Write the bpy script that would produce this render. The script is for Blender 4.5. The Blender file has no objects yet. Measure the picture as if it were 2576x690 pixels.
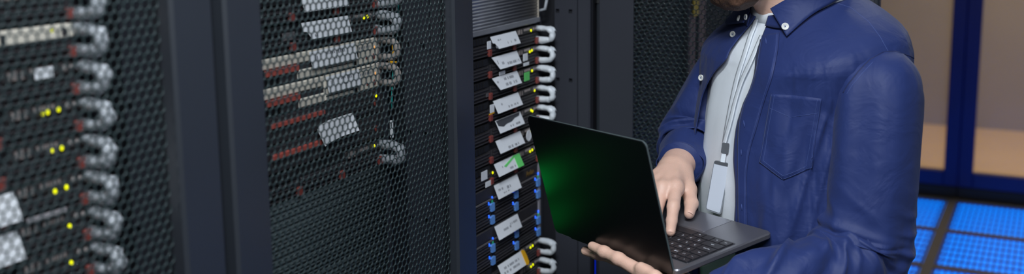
import bpy, bmesh, math, random
import numpy as np
from mathutils import Vector, Matrix
from mathutils.bvhtree import BVHTree

# ------------------------------------------------------------------ camera
# solved from the vanishing points of the rack row, the posts and the floor seams
PP = np.array([1288., 200.]); VDN = np.array([1470., 16300.]); VAISLE = np.array([2685., -260.])
CAMZ = 1.68
FPX = math.sqrt(-float((VDN - PP) @ (VAISLE - PP)))
def nrm(v):
    v = np.asarray(v, float); return v / np.linalg.norm(v)
_dn = nrm([*(VDN - PP), FPX]); _up = -_dn
_ya = nrm([*(VAISLE - PP), FPX]); _ya = nrm(_ya - _up * (_ya @ _up)); _xa = np.cross(_ya, _up)
CM = np.stack([_xa, _ya, _up])            # world = CM @ camera (x right, y down, z forward)
CAM = np.array([0., 0., CAMZ])
def ray(px, py): return CM @ np.array([px - PP[0], py - PP[1], FPX]) / FPX
def atd(px, py, d): return CAM + ray(px, py) * d
def on(px, py, axis, val):
    r = ray(px, py); return CAM + r * ((val - CAM[axis]) / r[axis])
def onplane(px, py, p0, n):
    r = ray(px, py); return CAM + r * (((p0 - CAM) @ n) / (r @ n))

scene = bpy.context.scene
COL = scene.collection
cam_data = bpy.data.cameras.new('camera')
cam_data.sensor_width = 36.0
cam_data.lens = FPX / 2576 * 36.0
cam_data.shift_y = -145.0 / 2576
cam_data.clip_start = 0.02
cam_data.dof.use_dof = True
cam_data.dof.focus_distance = 1.86
cam_data.dof.aperture_fstop = 2.7
cam_ob = bpy.data.objects.new('camera', cam_data); COL.objects.link(cam_ob)
cam_ob.matrix_world = Matrix(((CM[0, 0], -CM[0, 1], -CM[0, 2], 0), (CM[1, 0], -CM[1, 1], -CM[1, 2], 0),
                              (CM[2, 0], -CM[2, 1], -CM[2, 2], CAMZ), (0, 0, 0, 1)))
scene.camera = cam_ob
vs = scene.view_settings
vs.view_transform = 'Standard'; vs.look = 'None'; vs.gamma = 1.0; vs.use_curve_mapping = False
vs.exposure = 0.12

# ------------------------------------------------------------------ world and lamps
world = bpy.data.worlds.new('world'); scene.world = world; world.use_nodes = True
world.node_tree.nodes['Background'].inputs[0].default_value = (0.25, 0.30, 0.42, 1)
world.node_tree.nodes['Background'].inputs[1].default_value = 0.035

def area(name, loc, size, power, color, aim=(0, 0, -1), spread=180):
    d = bpy.data.lights.new(name, 'AREA'); d.shape = 'RECTANGLE'; d.size, d.size_y = size
    d.energy = power; d.color = color; d.spread = math.radians(spread)
    o = bpy.data.objects.new(name, d); COL.objects.link(o); o.location = loc
    o.rotation_euler = Vector(aim).to_track_quat('-Z', 'Y').to_euler()
    return o
# linear lamps in the ceiling of the aisle (their housings are built with the ceiling)
CEIL = 2.65
LAMPS = [(-0.35, 0.60, 0.5, 0.30, 30), (0.30, -0.25, 0.8, 0.30, 42), (-0.25, 3.4, 0.22, 1.2, 5), (0.9, 4.4, 0.22, 1.2, 8)]
for x, y, sx, sy, pw in LAMPS:
    area('ceiling_lamp_light', (x, y, CEIL - 0.03), (sx, sy), pw, (0.88, 0.95, 1.0))
# warm room beyond the glass
area('warm_room_light', (0.2, 7.3, CEIL - 0.06), (2.5, 0.6), 40, (1.0, 0.82, 0.52))

# ------------------------------------------------------------------ helpers
class MB:
    """collects shapes into one mesh"""
    def __init__(s): s.v = []; s.f = []
    def add(s, v, f):
        o = len(s.v); s.v.extend([tuple(map(float, p)) for p in v]); s.f.extend([tuple(i + o for i in q) for q in f]); return s
    def box(s, lo, hi):
        (x0, y0, z0), (x1, y1, z1) = lo, hi
        v = [(x0,y0,z0),(x1,y0,z0),(x1,y1,z0),(x0,y1,z0),(x0,y0,z1),(x1,y0,z1),(x1,y1,z1),(x0,y1,z1)]
        return s.add(v, [(0,3,2,1),(4,5,6,7),(0,1,5,4),(1,2,6,5),(2,3,7,6),(3,0,4,7)])
    def bbox(s, lo, hi, b=0.002):
        """box with chamfered edges"""
        lo = np.array(lo, float); hi = np.array(hi, float); b = min(b, 0.49 * float((hi - lo).min()))
        bm = bmesh.new(); r = bmesh.ops.create_cube(bm, size=1.0)
        for vv in bm.verts: vv.co = Vector((lo + hi) / 2 + np.array(vv.co) * (hi - lo))
        bmesh.ops.bevel(bm, geom=list(bm.edges), offset=b, segments=1, affect='EDGES', profile=0.5)
        bm.verts.index_update(); v = [tuple(x.co) for x in bm.verts]; f = [tuple(x.index for x in q.verts) for q in bm.faces]; bm.free()
        return s.add(v, f)
    def tube(s, pts, r, n=10, cap=True, closed=False):
        pts = [np.asarray(p, float) for p in pts]; m = len(pts)
        rr = list(r) if hasattr(r, '__len__') else [r] * m
        t0 = nrm(pts[1] - pts[0]); a = np.array([0, 0, 1.]) if abs(t0[2]) < .9 else np.array([1., 0, 0])
        nn = nrm(np.cross(t0, a)); v = []; f = []
        for i in range(m):
            if closed: t = nrm(pts[(i + 1) % m] - pts[i - 1])
            else: t = nrm(pts[min(i + 1, m - 1)] - pts[max(i - 1, 0)])
            nn = nrm(nn - t * (nn @ t)); bb = np.cross(t, nn)
            for k in range(n):
                an = 2 * math.pi * k / n; v.append(pts[i] + (nn * math.cos(an) + bb * math.sin(an)) * rr[i])
        for i in range(m if closed else m - 1):
            j = (i + 1) % m
            for k in range(n):
                f.append((i*n+k, i*n+(k+1) % n, j*n+(k+1) % n, j*n+k))
        if cap and not closed: f.append(tuple(range(n))[::-1]); f.append(tuple((m-1)*n + k for k in range(n)))
        return s.add(v, f)
    def ball(s, c, r, nu=10, nv=7):
        r = np.array(r if hasattr(r, '__len__') else (r, r, r), float); c = np.asarray(c, float); v = [c + r * (0, 0, 1)]; f = []
        for j in range(1, nv):
            a = math.pi * j / nv
            for i in range(nu):
                b = 2 * math.pi * i / nu; v.append(c + r * (math.sin(a) * math.cos(b), math.sin(a) * math.sin(b), math.cos(a)))
        v.append(c - r * (0, 0, 1)); L = len(v) - 1
        for i in range(nu):
            f.append((0, 1 + i, 1 + (i + 1) % nu)); f.append((L, L - nu + (i + 1) % nu, L - nu + i))
            for j in range(nv - 2):
                p = 1 + j * nu; f.append((p + i, p + nu + i, p + nu + (i + 1) % nu, p + (i + 1) % nu))
        return s.add(v, f)
    def disc(s, c, n, r, th, k=20, rr=None):
        """short cylinder with a raised rim"""
        c = np.asarray(c, float); n = nrm(n); a = nrm(np.cross(n, (0, 0, 1) if abs(n[2]) < .9 else (1, 0, 0))); b = np.cross(n, a)
        v = []; f = []
        prof = [(r, 0), (r, th), (r * .8, th * 1.1), (r * .7, th * .75)]
        for (q, h) in prof:
            for i in range(k):
                t = 2 * math.pi * i / k; v.append(c + (a * math.cos(t) + b * math.sin(t)) * q + n * h)
        for j in range(len(prof) - 1):
            for i in range(k): f.append((j*k+i, j*k+(i+1) % k, (j+1)*k+(i+1) % k, (j+1)*k+i))
        f.append(tuple((len(prof)-1)*k + i for i in range(k)))
        return s.add(v, f)
    def mesh(s, name, smooth=False):
        me = bpy.data.meshes.new(name); me.from_pydata(s.v, [], s.f); me.update()
        if smooth: me.shade_smooth()
        return me
    def build(s, name, mat, parent=None, smooth=False): return ob(name, s.mesh(name, smooth), mat, parent)

def ob(name, me, mat=None, parent=None, loc=None):
    o = bpy.data.objects.new(name, me); COL.objects.link(o)
    if mat is not None and me is not None and not me.materials: me.materials.append(mat)
    if parent is not None: o.parent = parent
    if loc is not None: o.location = loc
    return o
def thing(name, label, cat, loc=(0, 0, 0), group=None):
    o = ob(name, None); o.location = loc; o.empty_display_size = .05; return tag(o, label, cat, group)
def tag(o, label=None, cat=None, group=None, kind=None):
    if label: o['label'] = label
    if cat: o['category'] = cat
    if group: o['group'] = group
    if kind: o['kind'] = kind
    return o
def npmesh(name, v, f, smooth=True):
    """mesh from numpy vertices and quads"""
    v = np.ascontiguousarray(v, np.float32); f = np.ascontiguousarray(f, np.int32); k = f.shape[1]
    me = bpy.data.meshes.new(name); me.vertices.add(len(v)); me.vertices.foreach_set('co', v.ravel())
    me.loops.add(f.size); me.loops.foreach_set('vertex_index', f.ravel())
    me.polygons.add(len(f)); me.polygons.foreach_set('loop_start', np.arange(0, f.size, k, dtype=np.int32))
    me.update(calc_edges=True); me.validate()
    if smooth: me.shade_smooth()
    return me

# numpy lattice noise
def _hash(i, j, k, seed):
    h = (i * 374761393 + j * 668265263 + k * 2147483647 + seed * 1274126177) & 0xffffffff
    h = ((h ^ (h >> 13)) * 1274126177) & 0xffffffff
    return ((h ^ (h >> 16)) & 0xffff) / 65535.0
def vnoise(p, seed=0):
    p = np.asarray(p, float); i = np.floor(p).astype(np.int64); t = p - i; t = t * t * t * (t * (t * 6 - 15) + 10); r = 0
    for a in (0, 1):
        for b in (0, 1):
            for c in (0, 1):
                w = (t[..., 0] if a else 1 - t[..., 0]) * (t[..., 1] if b else 1 - t[..., 1]) * (t[..., 2] if c else 1 - t[..., 2])
                r = r + w * _hash(i[..., 0] + a, i[..., 1] + b, i[..., 2] + c, seed)
    return r * 2 - 1

# ------------------------------------------------------------------ procedural materials
def srgb(r, g, b):
    return tuple((c / 255 / 12.92 if c / 255 <= .04045 else ((c / 255 + .055) / 1.055) ** 2.4) for c in (r, g, b)) + (1,)
MATS = {}
def mat(name, col, rough=.5, metal=0., emit=None, estr=0., noise=None, bump=None, spec=.5, sheen=0., alpha=None, trans=0., coat=0., sss=0., crease=None):
    """noise=(scale, amount) varies the colour, bump=(scale, strength, (sx,sy,sz)) gives fine relief"""
    if name in MATS: return MATS[name]
    m = bpy.data.materials.new(name); m.use_nodes = True; nt = m.node_tree; b = nt.nodes['Principled BSDF']
    def s(k, v):
        if k in b.inputs: b.inputs[k].default_value = v
    s('Base Color', col); s('Roughness', rough); s('Metallic', metal); s('Specular IOR Level', spec)
    s('Coat Roughness', .32); s('Sheen Weight', sheen); s('Transmission Weight', trans); s('Coat Weight', coat)
    if sss: s('Subsurface Weight', sss); s('Subsurface Radius', (.9, .35, .2)); s('Subsurface Scale', .008)
    if alpha is not None: s('Alpha', alpha)
    if emit: s('Emission Color', emit); s('Emission Strength', estr)
    tc = nt.nodes.new('ShaderNodeTexCoord')
    if noise is None: noise = (25., .12)
    n = nt.nodes.new('ShaderNodeTexNoise'); n.inputs['Scale'].default_value = noise[0]; n.inputs['Detail'].default_value = 4
    nt.links.new(tc.outputs['Object'], n.inputs['Vector'])
    mr = nt.nodes.new('ShaderNodeMapRange'); mr.inputs['To Min'].default_value = 1 - noise[1]; mr.inputs['To Max'].default_value = 1 + noise[1]
    nt.links.new(n.outputs['Fac'], mr.inputs['Value'])
    vm = nt.nodes.new('ShaderNodeVectorMath'); vm.operation = 'SCALE'; vm.inputs[0].default_value = col[:3]
    nt.links.new(mr.outputs['Result'], vm.inputs['Scale']); nt.links.new(vm.outputs['Vector'], b.inputs['Base Color'])
    if bump:
        mp = nt.nodes.new('ShaderNodeMapping'); mp.inputs['Scale'].default_value = bump[2] if len(bump) > 2 else (1, 1, 1)
        nt.links.new(tc.outputs['Object'], mp.inputs['Vector'])
        n2 = nt.nodes.new('ShaderNodeTexNoise'); n2.inputs['Scale'].default_value = bump[0]; n2.inputs['Detail'].default_value = 5
        nt.links.new(mp.outputs['Vector'], n2.inputs['Vector'])
        bp = nt.nodes.new('ShaderNodeBump'); bp.inputs['Strength'].default_value = bump[1]; bp.inputs['Distance'].default_value = .002
        nt.links.new(n2.outputs['Fac'], bp.inputs['Height']); nt.links.new(bp.outputs['Normal'], b.inputs['Normal'])
    if crease:                       # broad soft creases under the fine relief
        n3 = nt.nodes.new('ShaderNodeTexNoise'); n3.inputs['Scale'].default_value = crease[0]; n3.inputs['Detail'].default_value = 3; n3.inputs['Distortion'].default_value = 1.2
        nt.links.new(tc.outputs['Object'], n3.inputs['Vector'])
        b3 = nt.nodes.new('ShaderNodeBump'); b3.inputs['Strength'].default_value = crease[1]; b3.inputs['Distance'].default_value = crease[2]
        nt.links.new(n3.outputs['Fac'], b3.inputs['Height']); nt.links.new(b3.outputs['Normal'], bp.inputs['Normal'] if bump else b.inputs['Normal'])
    MATS[name] = m; return m
M_RACK = mat('rack_paint', srgb(38, 42, 49), .42, 0, noise=(6, .08), bump=(900, .05), coat=.7)
M_POST = mat('rack_post', srgb(52, 54, 63), .5, noise=(6, .1), bump=(900, .08))
M_RACKIN = mat('rack_inside', srgb(28, 29, 35), .5, noise=(6, .1), bump=(900, .08))
M_MESH = mat('perforated_steel', srgb(46, 58, 60), .30, .25, noise=(8, .1))
M_CHASSIS = mat('server_black', srgb(30, 30, 34), .5, noise=(30, .2))
M_DRIVE = mat('drive_plastic', srgb(52, 50, 54), .42, noise=(60, .25))
M_DARK = mat('vent_black', srgb(10, 10, 12), .6)
M_GREY = mat('grey_plastic', srgb(95, 92, 95), .45)
M_LATCH = mat('latch_red', srgb(134, 64, 58), .45)
M_REDBAR = mat('latch_bar_red', srgb(176, 84, 74), .45)
M_BLUELATCH = mat('latch_blue', srgb(112, 168, 246), .4)
M_BLUELED = mat('led_blue', srgb(20, 80, 230), .3, emit=srgb(30, 100, 255), estr=1.2)
M_GREENLED = mat('led_green', srgb(30, 120, 90), .3, emit=srgb(20, 120, 80), estr=.5)
M_LED = mat('led_yellow', srgb(200, 205, 10), .3, emit=srgb(226, 228, 0), estr=1.0)
M_PAPER = mat('paper_label', srgb(240, 243, 250), .7, noise=(120, .06))
M_PRINT = mat('label_print', srgb(140, 142, 150), .7)
M_GREENLABEL = mat('green_sticker', srgb(110, 225, 120), .6)
M_YELLOWTAG = mat('yellow_sticker', srgb(240, 178, 18), .6)
M_BEIGE = mat('beige_bezel', srgb(226, 219, 206), .5, noise=(40, .06))
M_SILVER = mat('silver_film', srgb(150, 152, 160), .2, .25, noise=(30, .15))
M_BAG = mat('bagged_handle', srgb(226, 231, 238), .25, noise=(70, .22), bump=(160, .9), spec=.6)
M_BAG2 = mat('grey_handle', srgb(185, 190, 198), .22, .0, noise=(70, .3), bump=(160, 1.0), spec=.7)
M_EARMETAL = mat('ear_steel', srgb(170, 168, 178), .35, .4)
M_TEAL = mat('teal_cable', srgb(40, 170, 165), .45)
M_GOLD = mat('gold_print', srgb(120, 92, 40), .5)

# ================================================================== the room
GLY = 6.36          # glass partition
XW0, XW1, YW0, YW1 = -2.25, 2.6, -2.4, 8.4
M_FLOORBASE = mat('subfloor', srgb(70, 62, 56), .7)
M_FRAMEGREY = mat('tile_frame', srgb(88, 82, 78), .6, noise=(12, .15))
M_TILEGREY = mat('floor_tile_grey', srgb(44, 46, 52), .5, noise=(200, .2))
M_GLOW = mat('floor_blue_glow', srgb(10, 90, 220), .35, emit=srgb(0, 136, 255), estr=1.05, noise=(9, .1))  # emission stands in for the blue light on the tiles
M_GRATE = mat('floor_grate_blue', srgb(26, 76, 196), .4, .1, noise=(30, .1))
M_WALL = mat('wall_paint', srgb(120, 124, 132), .8, noise=(5, .05), bump=(300, .1))
M_CEIL = mat('ceiling_panel', srgb(150, 153, 160), .8, noise=(300, .05))
M_BEIGEWALL = mat('beige_wall', srgb(150, 134, 100), .8, noise=(3, .1))
M_BEIGEFLOOR = mat('beige_floor', srgb(214, 178, 122), .55, noise=(3, .08))
M_BLUEFRAME = mat('blue_door_frame', srgb(8, 24, 96), .4, .1, noise=(5, .2))
M_BLACK = mat('black_rubber', srgb(14, 14, 18), .6)
M_GLASS = mat('door_glass', (1, 1, 1, 1), .02, alpha=.12, spec=.5)
M_LAMP = mat('lamp_diffuser', srgb(250, 252, 255), .5, emit=(1, 1, 1, 1), estr=3.0)
M_LAMPBODY = mat('lamp_housing', srgb(210, 212, 215), .5)

def struct(name, mb, m): return tag(mb.build(name, m), kind='structure')
floor = struct('floor', MB().box((XW0, YW0, -.12), (XW1, GLY, -.03)), M_FLOORBASE)
T = .6; SEAMX = -.464; SEAMY = 6.27
def plain_tile():
    return MB().bbox((-.274, -.295, -.03), (.274, .295, 0), .002).mesh('floor_tile')
def lit_tile():
    # frame ring and slotted grate above a panel glowing for the blue light
    b = MB(); w = .272; d = .273
    b.box((-w, -d, -.008), (-w + .012, d, 0)); b.box((w - .012, -d, -.008), (w, d, 0))
    b.box((-w, -d, -.008), (w, -d + .012, 0)); b.box((-w, d - .012, -.008), (w, d, 0))
    for i in range(1, 20):
        x = -w + 2 * w * i / 20; b.box((x - .0040, -d, -.006), (x + .0035, d, -.0005))
    for j in range(1, 6):
        y = -d + 2 * d * j / 6; b.box((-w, y - .008, -.006), (w, y + .008, -.0007))
    return b.mesh('grate'), MB().bbox((-.273, -.274, -.03), (.273, .274, -.0045), .002).mesh('lit_panel')
me_plain = plain_tile(); me_grate, me_panel = lit_tile()
for i in range(-2, 5):
    for j in range(0, 15):
        cx = SEAMX + T * (i + .5); cy = SEAMY - T * (j + .5)
        if cx > XW1 - .3 or cy < YW0 + .3: continue
        if cx < -.9: continue
        if j < 5:
            g = ob('floor_tile', me_grate, M_GRATE, floor, (cx, cy, 0))
            ob('glow_panel', me_panel, M_GLOW, g)
        else:
            ob('floor_tile', me_plain, M_TILEGREY, floor, (cx, cy, 0))
# strips between the tile columns and in front of the door
st = MB()
for i in range(-1, 6):
    x = SEAMX + T * i
    if -.9 < x < XW1 - .05: st.bbox((x - .025, YW0, -.03), (x + .025, SEAMY, .001), .001)
for j in range(1, 6): st.bbox((-.9, SEAMY - T * j - .024, -.03), (XW1, SEAMY - T * j + .024, .0005), .001)
st.bbox((-1.0, SEAMY, -.03), (XW1, GLY - .06, .001), .001)
ob('tile_frame', st.mesh('tile_frame'), M_FRAMEGREY, floor)
struct('ceiling', MB().box((XW0, YW0, CEIL), (XW1, YW1, CEIL + .1)), M_CEIL)
struct('wall_left', MB().box((XW0 - .1, YW0, -.12), (XW0, YW1, CEIL)), M_WALL)
struct('wall_right', MB().box((XW1, YW0, -.12), (XW1 + .1, YW1, CEIL)), M_WALL)
struct('wall_back', MB().box((XW0, YW0 - .1, -.12), (XW1, YW0, CEIL)), M_WALL)
struct('wall_front', MB().box((XW0, YW1, -.12), (XW1, YW1 + .1, CEIL)), M_BEIGEWALL)
struct('floor_annex', MB().box((XW0, GLY, -.12), (XW1, YW1, -.0)), M_BEIGEFLOOR)
NLAMP = ['wide ceiling lamp above the racks nearest the camera', 'long ceiling lamp running along the right of the aisle',
         'short ceiling lamp above the open rack door', 'ceiling lamp above the lit blue floor']
for q, (x, y, sx, sy, pw) in enumerate(LAMPS):
    t = thing('ceiling_lamp', NLAMP[q], 'lamp', (x, y, CEIL))
    MB().box((-sx/2 - .03, -sy/2 - .03, -.02), (sx/2 + .03, sy/2 + .03, 0)).build('housing', M_LAMPBODY, t)
    MB().box((-sx/2, -sy/2, -.026), (sx/2, sy/2, -.02)).build('diffuser', M_LAMP, t)

# ---- glass partition: two glazed leaves meeting at a blue post
def px_x(px, py=300): return float(on(px, py, 1, GLY)[0])
xl, xr = px_x(2384), px_x(2455)
def leaf(name, x0, x1, side):
    fr = MB(); s = .075
    fr.bbox((x0, GLY - .03, .066), (x0 + s, GLY + .03, 2.5), .004); fr.bbox((x1 - s, GLY - .03, .066), (x1, GLY + .03, 2.5), .004)
    fr.bbox((x0 + s, GLY - .029, .066), (x1 - s, GLY + .029, .150), .004); fr.bbox((x0 + s, GLY - .029, 2.38), (x1 - s, GLY + .029, 2.5), .004)
    o = tag(fr.build(name, M_BLUEFRAME), kind='structure')
    MB().box((x0 + s - .006, GLY - .006, .146), (x1 - s + .006, GLY + .006, 2.386)).build('pane', M_GLASS, o)
    MB().bbox((x0, GLY - .036, .0), (x1, GLY + .036, .064), .003).build('threshold', M_BLACK, o)
    if side is not None:
        h = MB(); hx = side
        h.tube([(hx, GLY - .03, 1.0), (hx, GLY - .075, 1.0), (hx, GLY - .075, 1.35), (hx, GLY - .03, 1.35)], .011, 8)
        h.build('door_handle', M_EARMETAL, o)
    return o
mid = (xl + xr) / 2
leaf('door_1', mid - 1.05, mid - .0008, None)
leaf('door_2', mid + .0008, mid + 1.25, None)
fx = MB(); fx.box((XW0, GLY - .03, 0), (mid - 1.055, GLY + .03, CEIL)); fx.box((mid + 1.255, GLY - .03, 0), (XW1, GLY + .03, CEIL))
fx.box((mid - 1.055, GLY - .03, 2.505), (mid + 1.255, GLY + .03, CEIL)); struct('trim_1', fx, M_BLUEFRAME)

# ================================================================== racks
PITCH = .617; YC = {k: 1.255 + PITCH * (k - 2) for k in range(0, 9)}
XF = -1.022          # plane of the server fronts
XD = -.900           # back of the closed doors
DT = .025            # door thickness
RH = 2.05
def hex_panel():
    """perforated sheet, local: s along x, z up, thickness along y"""
    px_, rz = .0122, .0098; W2 = .226; z0, z1 = .10, 1.96; th = .0009
    rows = int((z1 - z0) / rz); cols = int(2 * W2 / px_)
    cx = []; cz = []
    for r in range(rows):
        off = 0 if r % 2 == 0 else .5
        c = -W2 + (np.arange(cols) + .5 + off) * px_; cx.append(c); cz.append(np.full(cols, z0 + (r + .5) * rz))
    cx = np.concatenate(cx); cz = np.concatenate(cz); n = len(cx)
    hx = np.array([0, .5, .5, 0, -.5, -.5]) * px_; hz = np.array([2/3, 1/3, -1/3, -2/3, -1/3, 1/3]) * rz
    k = .88
    def lay(sc, y):
        return np.stack([cx[:, None] + hx * sc, np.full((n, 6), y), cz[:, None] + hz * sc], 2)
    V = np.concatenate([lay(1, -th), lay(k, -th), lay(1, th), lay(k, th), lay(k * .965, 0)], 1).reshape(-1, 3)
    base = (np.arange(n) * 30)[:, None]; i = np.arange(6); j = (i + 1) % 6
    def q(a, b, c, d): return np.stack([base + a, base + b, base + c, base + d], 2).reshape(-1, 4)
    F = np.concatenate([q(i, j, 6 + j, 6 + i), q(12 + j, 12 + i, 18 + i, 18 + j), q(6 + i, 6 + j, 24 + j, 24 + i), q(24 + i, 24 + j, 18 + j, 18 + i)])
    return npmesh('mesh_panel', V, F, smooth=False)
me_hex = hex_panel(); me_hex.materials.append(M_MESH)
def door_frame():
    b = MB(); w = .299; s = .066
    for sg in (-1, 1):
        x0, x1 = sorted((sg * w, sg * (w - s))); b.bbox((x0, 0, .06), (x1, DT, 2.0), .004)
    b.bbox((-w + s, .001, .06), (w - s, DT - .001, .115), .004); b.bbox((-w + s, .001, 1.945), (w - s, DT - .001, 2.0), .004)
    return b.mesh('door')
me_door = door_frame(); me_door.materials.append(M_RACK)
me_dhandle = MB().bbox((.262, DT, .80), (.290, DT + .018, .95), .005).mesh('door_handle'); me_dhandle.materials.append(M_BLACK)
def door(parent, loc, rz, flip=False):
    d = ob('door', me_door, None, parent, loc); d.rotation_euler = (0, 0, rz)
    ob('mesh_panel', me_hex, None, d, (0, DT / 2, 0)); ob('door_handle', me_dhandle, None, d)
    return d
me_side = MB().bbox((-1.95, -.299, .03), (XD - .012, -.279, RH - .02), .003).mesh('side_panel'); me_side.materials.append(M_RACKIN)
me_side2 = MB().bbox((-1.95, .279, .03), (XD - .012, .299, RH - .02), .003).mesh('side_panel'); me_side2.materials.append(M_RACKIN)
def post_mesh(sg):
    """folded post between the side wall and the mounting rail, with square cut-outs"""
    b = MB(); y0, y1 = sorted((sg * .279, sg * .272)); xs = [-1.000, -.9975, -.9885, -.966, -.957, -.912]
    zs = [.05]; holes = []
    for i in range(9):
        z = .30 + .155 * i + .052; zs += [z, z + .009]
    zs += [2.0]
    for a in range(len(xs) - 1):
        for c in range(len(zs) - 1):
            if a in (1, 3) and c % 2 == 1: continue
            b.box((xs[a], y0, zs[c]), (xs[a + 1], y1, zs[c + 1]))
    y0, y1 = sorted((sg * .279, sg * .264)); b.bbox((-.9435, y0, .05), (-.912, y1, 2.0), .004)
    y0, y1 = sorted((sg * .2465, sg * .262)); b.box((-1.036, y0, .05), (-1.028, y1, 2.0))
    return b.mesh('front_post')
me_post = [post_mesh(-1), post_mesh(1)]
for m_ in me_post: m_.materials.append(M_POST)
me_rail = [MB().box((-1.06, *sorted((s * .2262, s * .247))[:1], .05), (-1.029, sorted((s * .2262, s * .247))[1], 2.0)).mesh('mounting_rail') for s in (-1, 1)]
for m_ in me_rail: m_.materials.append(M_CHASSIS)
me_top = MB().bbox((-1.95, -.299, RH - .02), (XD, .299, RH), .003).mesh('top_panel'); me_top.materials.append(M_RACK)
me_base = MB().bbox((-1.95, -.299, 0), (XD - .01, .299, .05), .003).mesh('plinth'); me_base.materials.append(M_RACK)
me_back = MB().box((-1.965, -.299, .03), (-1.95, .299, RH)).mesh('back_panel'); me_back.materials.append(M_RACKIN)
RL = {0: 'black server rack at the left end of the row, outside the aisle light',
      1: 'leftmost black server rack with closed mesh door and blurred bagged handles',
      2: 'black server rack with closed mesh door in front of white-labelled beige servers',
      3: 'black server rack whose mesh door stands open behind the man',
      4: 'black closed server rack just past the open mesh door',
      5: 'second black closed server rack past the open mesh door',
      6: 'third black closed server rack past the open mesh door',
      7: 'fourth black closed server rack past the open mesh door',
      8: 'black closed server rack at the far end beside the glass door'}
for k in range(0, 9):
    t = thing('server_rack', RL[k], 'server rack', (0, YC[k], 0), 'server racks in the row')
    for m_, nm in ((me_side, 'side_panel'), (me_side2, 'side_panel'), (me_post[0], 'front_post'), (me_post[1], 'front_post'),
                   (me_rail[0], 'mounting_rail'), (me_rail[1], 'mounting_rail'), (me_top, 'top_panel'), (me_base, 'plinth'), (me_back, 'back_panel')):
        ob(nm, m_, None, t)
    if k != 3: door(t, (XD, 0, 0), -math.pi / 2)
    else:      # hinged at the far side, swung out across the aisle
        door(t, (-.6105, 2.1635 - YC[3], 0), 0)
        for sx_ in (-.8995, -.401):      # stiffeners folded along the inner edges of the open door
            MB().bbox((sx_ if sx_ < -.6 else sx_, 2.1605 - YC[3], .06), (sx_ + .080, 2.1632 - YC[3], 2.0), .001).build('stiffener', M_POST, t)
        for hz in (.30, 1.46, 1.86): MB().tube([(-.9045, .295, hz), (-.9045, .295, hz + .09)], .007, 8).build('hinge', M_BLACK, t)

# glowing strip added for the blue light in the gap beside the open rack
t = thing('blue_glow_strip', 'slim upright glowing strip added for the blue light in the gap behind the open rack door hinge', 'lamp', (-.9165, 2.1805, 0))
MB().bbox((-.005, -.004, 0.0), (.005, .004, .93), .001).build('channel', M_BLACK, t)
MB().box((-.0045, -.0052, .05), (.0045, -.004, .925)).build('diffuser', mat('blue_strip', srgb(0, 30, 140), .4, emit=srgb(0, 26, 160), estr=1.0), t)

# ================================================================== servers
me_ch1 = MB().bbox((-.70, -.221, -.0212), (-.004, .221, .0212), .001).mesh('chassis'); me_ch1.materials.append(M_CHASSIS)
me_ch2 = MB().bbox((-.70, -.221, -.0430), (-.004, .221, .0430), .001).mesh('chassis'); me_ch2.materials.append(M_CHASSIS)
def drive_mesh(h):
    b = MB(); z0, z1 = -h / 2, h / 2
    b.bbox((-.02, -.052, z0), (-.001, .052, z1), .001)
    nr = 3
    for i in range(nr + 1):
        z = z0 + .003 + (h - .006) * i / nr; b.bbox((-.001, -.050, z - .0012), (.0035, .041, z + .0012), .0006)
    for i in range(22):                                        # vent teeth in the upper slots
        y = -.048 + .004 * i; b.box((-.001, y, z1 - .0085), (.0022, y + .0016, z1 - .004)); b.box((-.001, y, z1 - .0155), (.0022, y + .0016, z1 - .011))
    b.bbox((-.001, .040, z0 + .001), (.0022, .043, z1 - .001), .0006)
    return b.mesh('drive')
me_drv = drive_mesh(.0255); me_drv.materials.append(M_DRIVE)
me_latch = MB().bbox((.0, .0400, -.0085), (.0065, .0520, .0055), .0012).mesh('latch'); me_latch.materials.append(M_LATCH)
bl_ = [(.036, .0055), (.041, .0075), (.0535, .0075), (.0535, -.0095), (.0405, -.0095), (.0385, -.001)]
me_blatch = MB().add([(.001, y, z) for y, z in bl_] + [(.0065, y, z) for y, z in bl_], [(11, 10, 9, 8, 7, 6)[::-1], (0, 1, 2, 3, 4, 5)[::-1]] + [(i, (i + 1) % 6, (i + 1) % 6 + 6, i + 6)[::-1] for i in range(6)]).mesh('latch')
me_blatch.materials.append(M_BLUELATCH)
me_bled = MB().ball((.003, .033, .0095), (.002, .0022, .0036), 8, 6).mesh('drive_led'); me_bled.materials.append(M_BLUELED)
me_gled = MB().ball((.003, .0, .0), (.002, .0026, .004), 8, 6).mesh('status_led'); me_gled.materials.append(M_GREENLED)
def iopanel_mesh():
    b = MB()
    for i, (y, w, h) in enumerate([(.131, .003, .009), (.137, .005, .010), (.148, .0025, .009)]): b.box((.001, y, .009), (.0022, y + w, .009 + h))
    for i in range(7): b.box((.001, .160 + .0042 * i, .0135), (.0020, .1622 + .0042 * i, .0185))
    b.ball((.0012, .207, .0135), (.0015, .004, .004), 8, 6); b.ball((.0012, .216, .0135), (.0015, .003, .003), 8, 6)
    return MB().bbox((-.004, .125, .0062), (.001, .222, .0205), .001).mesh('port_panel'), b.mesh('ports')
me_io, me_ports = iopanel_mesh(); me_io.materials.append(mat('port_panel_grey', srgb(50, 47, 49), .45, noise=(140, .3))); me_ports.materials.append(mat('port_metal', srgb(150, 140, 138), .4, noise=(160, .5)))
def slots_mesh():
    b = MB(); b.bbox((-.004, -.214, .0062), (.000, -.001, .0205), .001)
    for i in range(16): b.box((.0, -.205 + .012 * i, .0085), (.0025, -.200 + .012 * i, .0185))
    return b.mesh('vent_strip')
me_slots = slots_mesh(); me_slots.materials.append(M_CHASSIS)
me_led = MB().ball((.0022, 0, 0), (.0018, .0024, .0032), 10, 8).mesh('status_led'); me_led.materials.append(M_LED)
me_ear = [MB().bbox((-.006, *sorted((s * .2235, s * .2415))[:1], -.0212), (-.002, sorted((s * .2235, s * .2415))[1], .0212), .001).mesh('ear') for s in (-1, 1)]
for m_ in me_ear: m_.materials.append(M_DRIVE)
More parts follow.
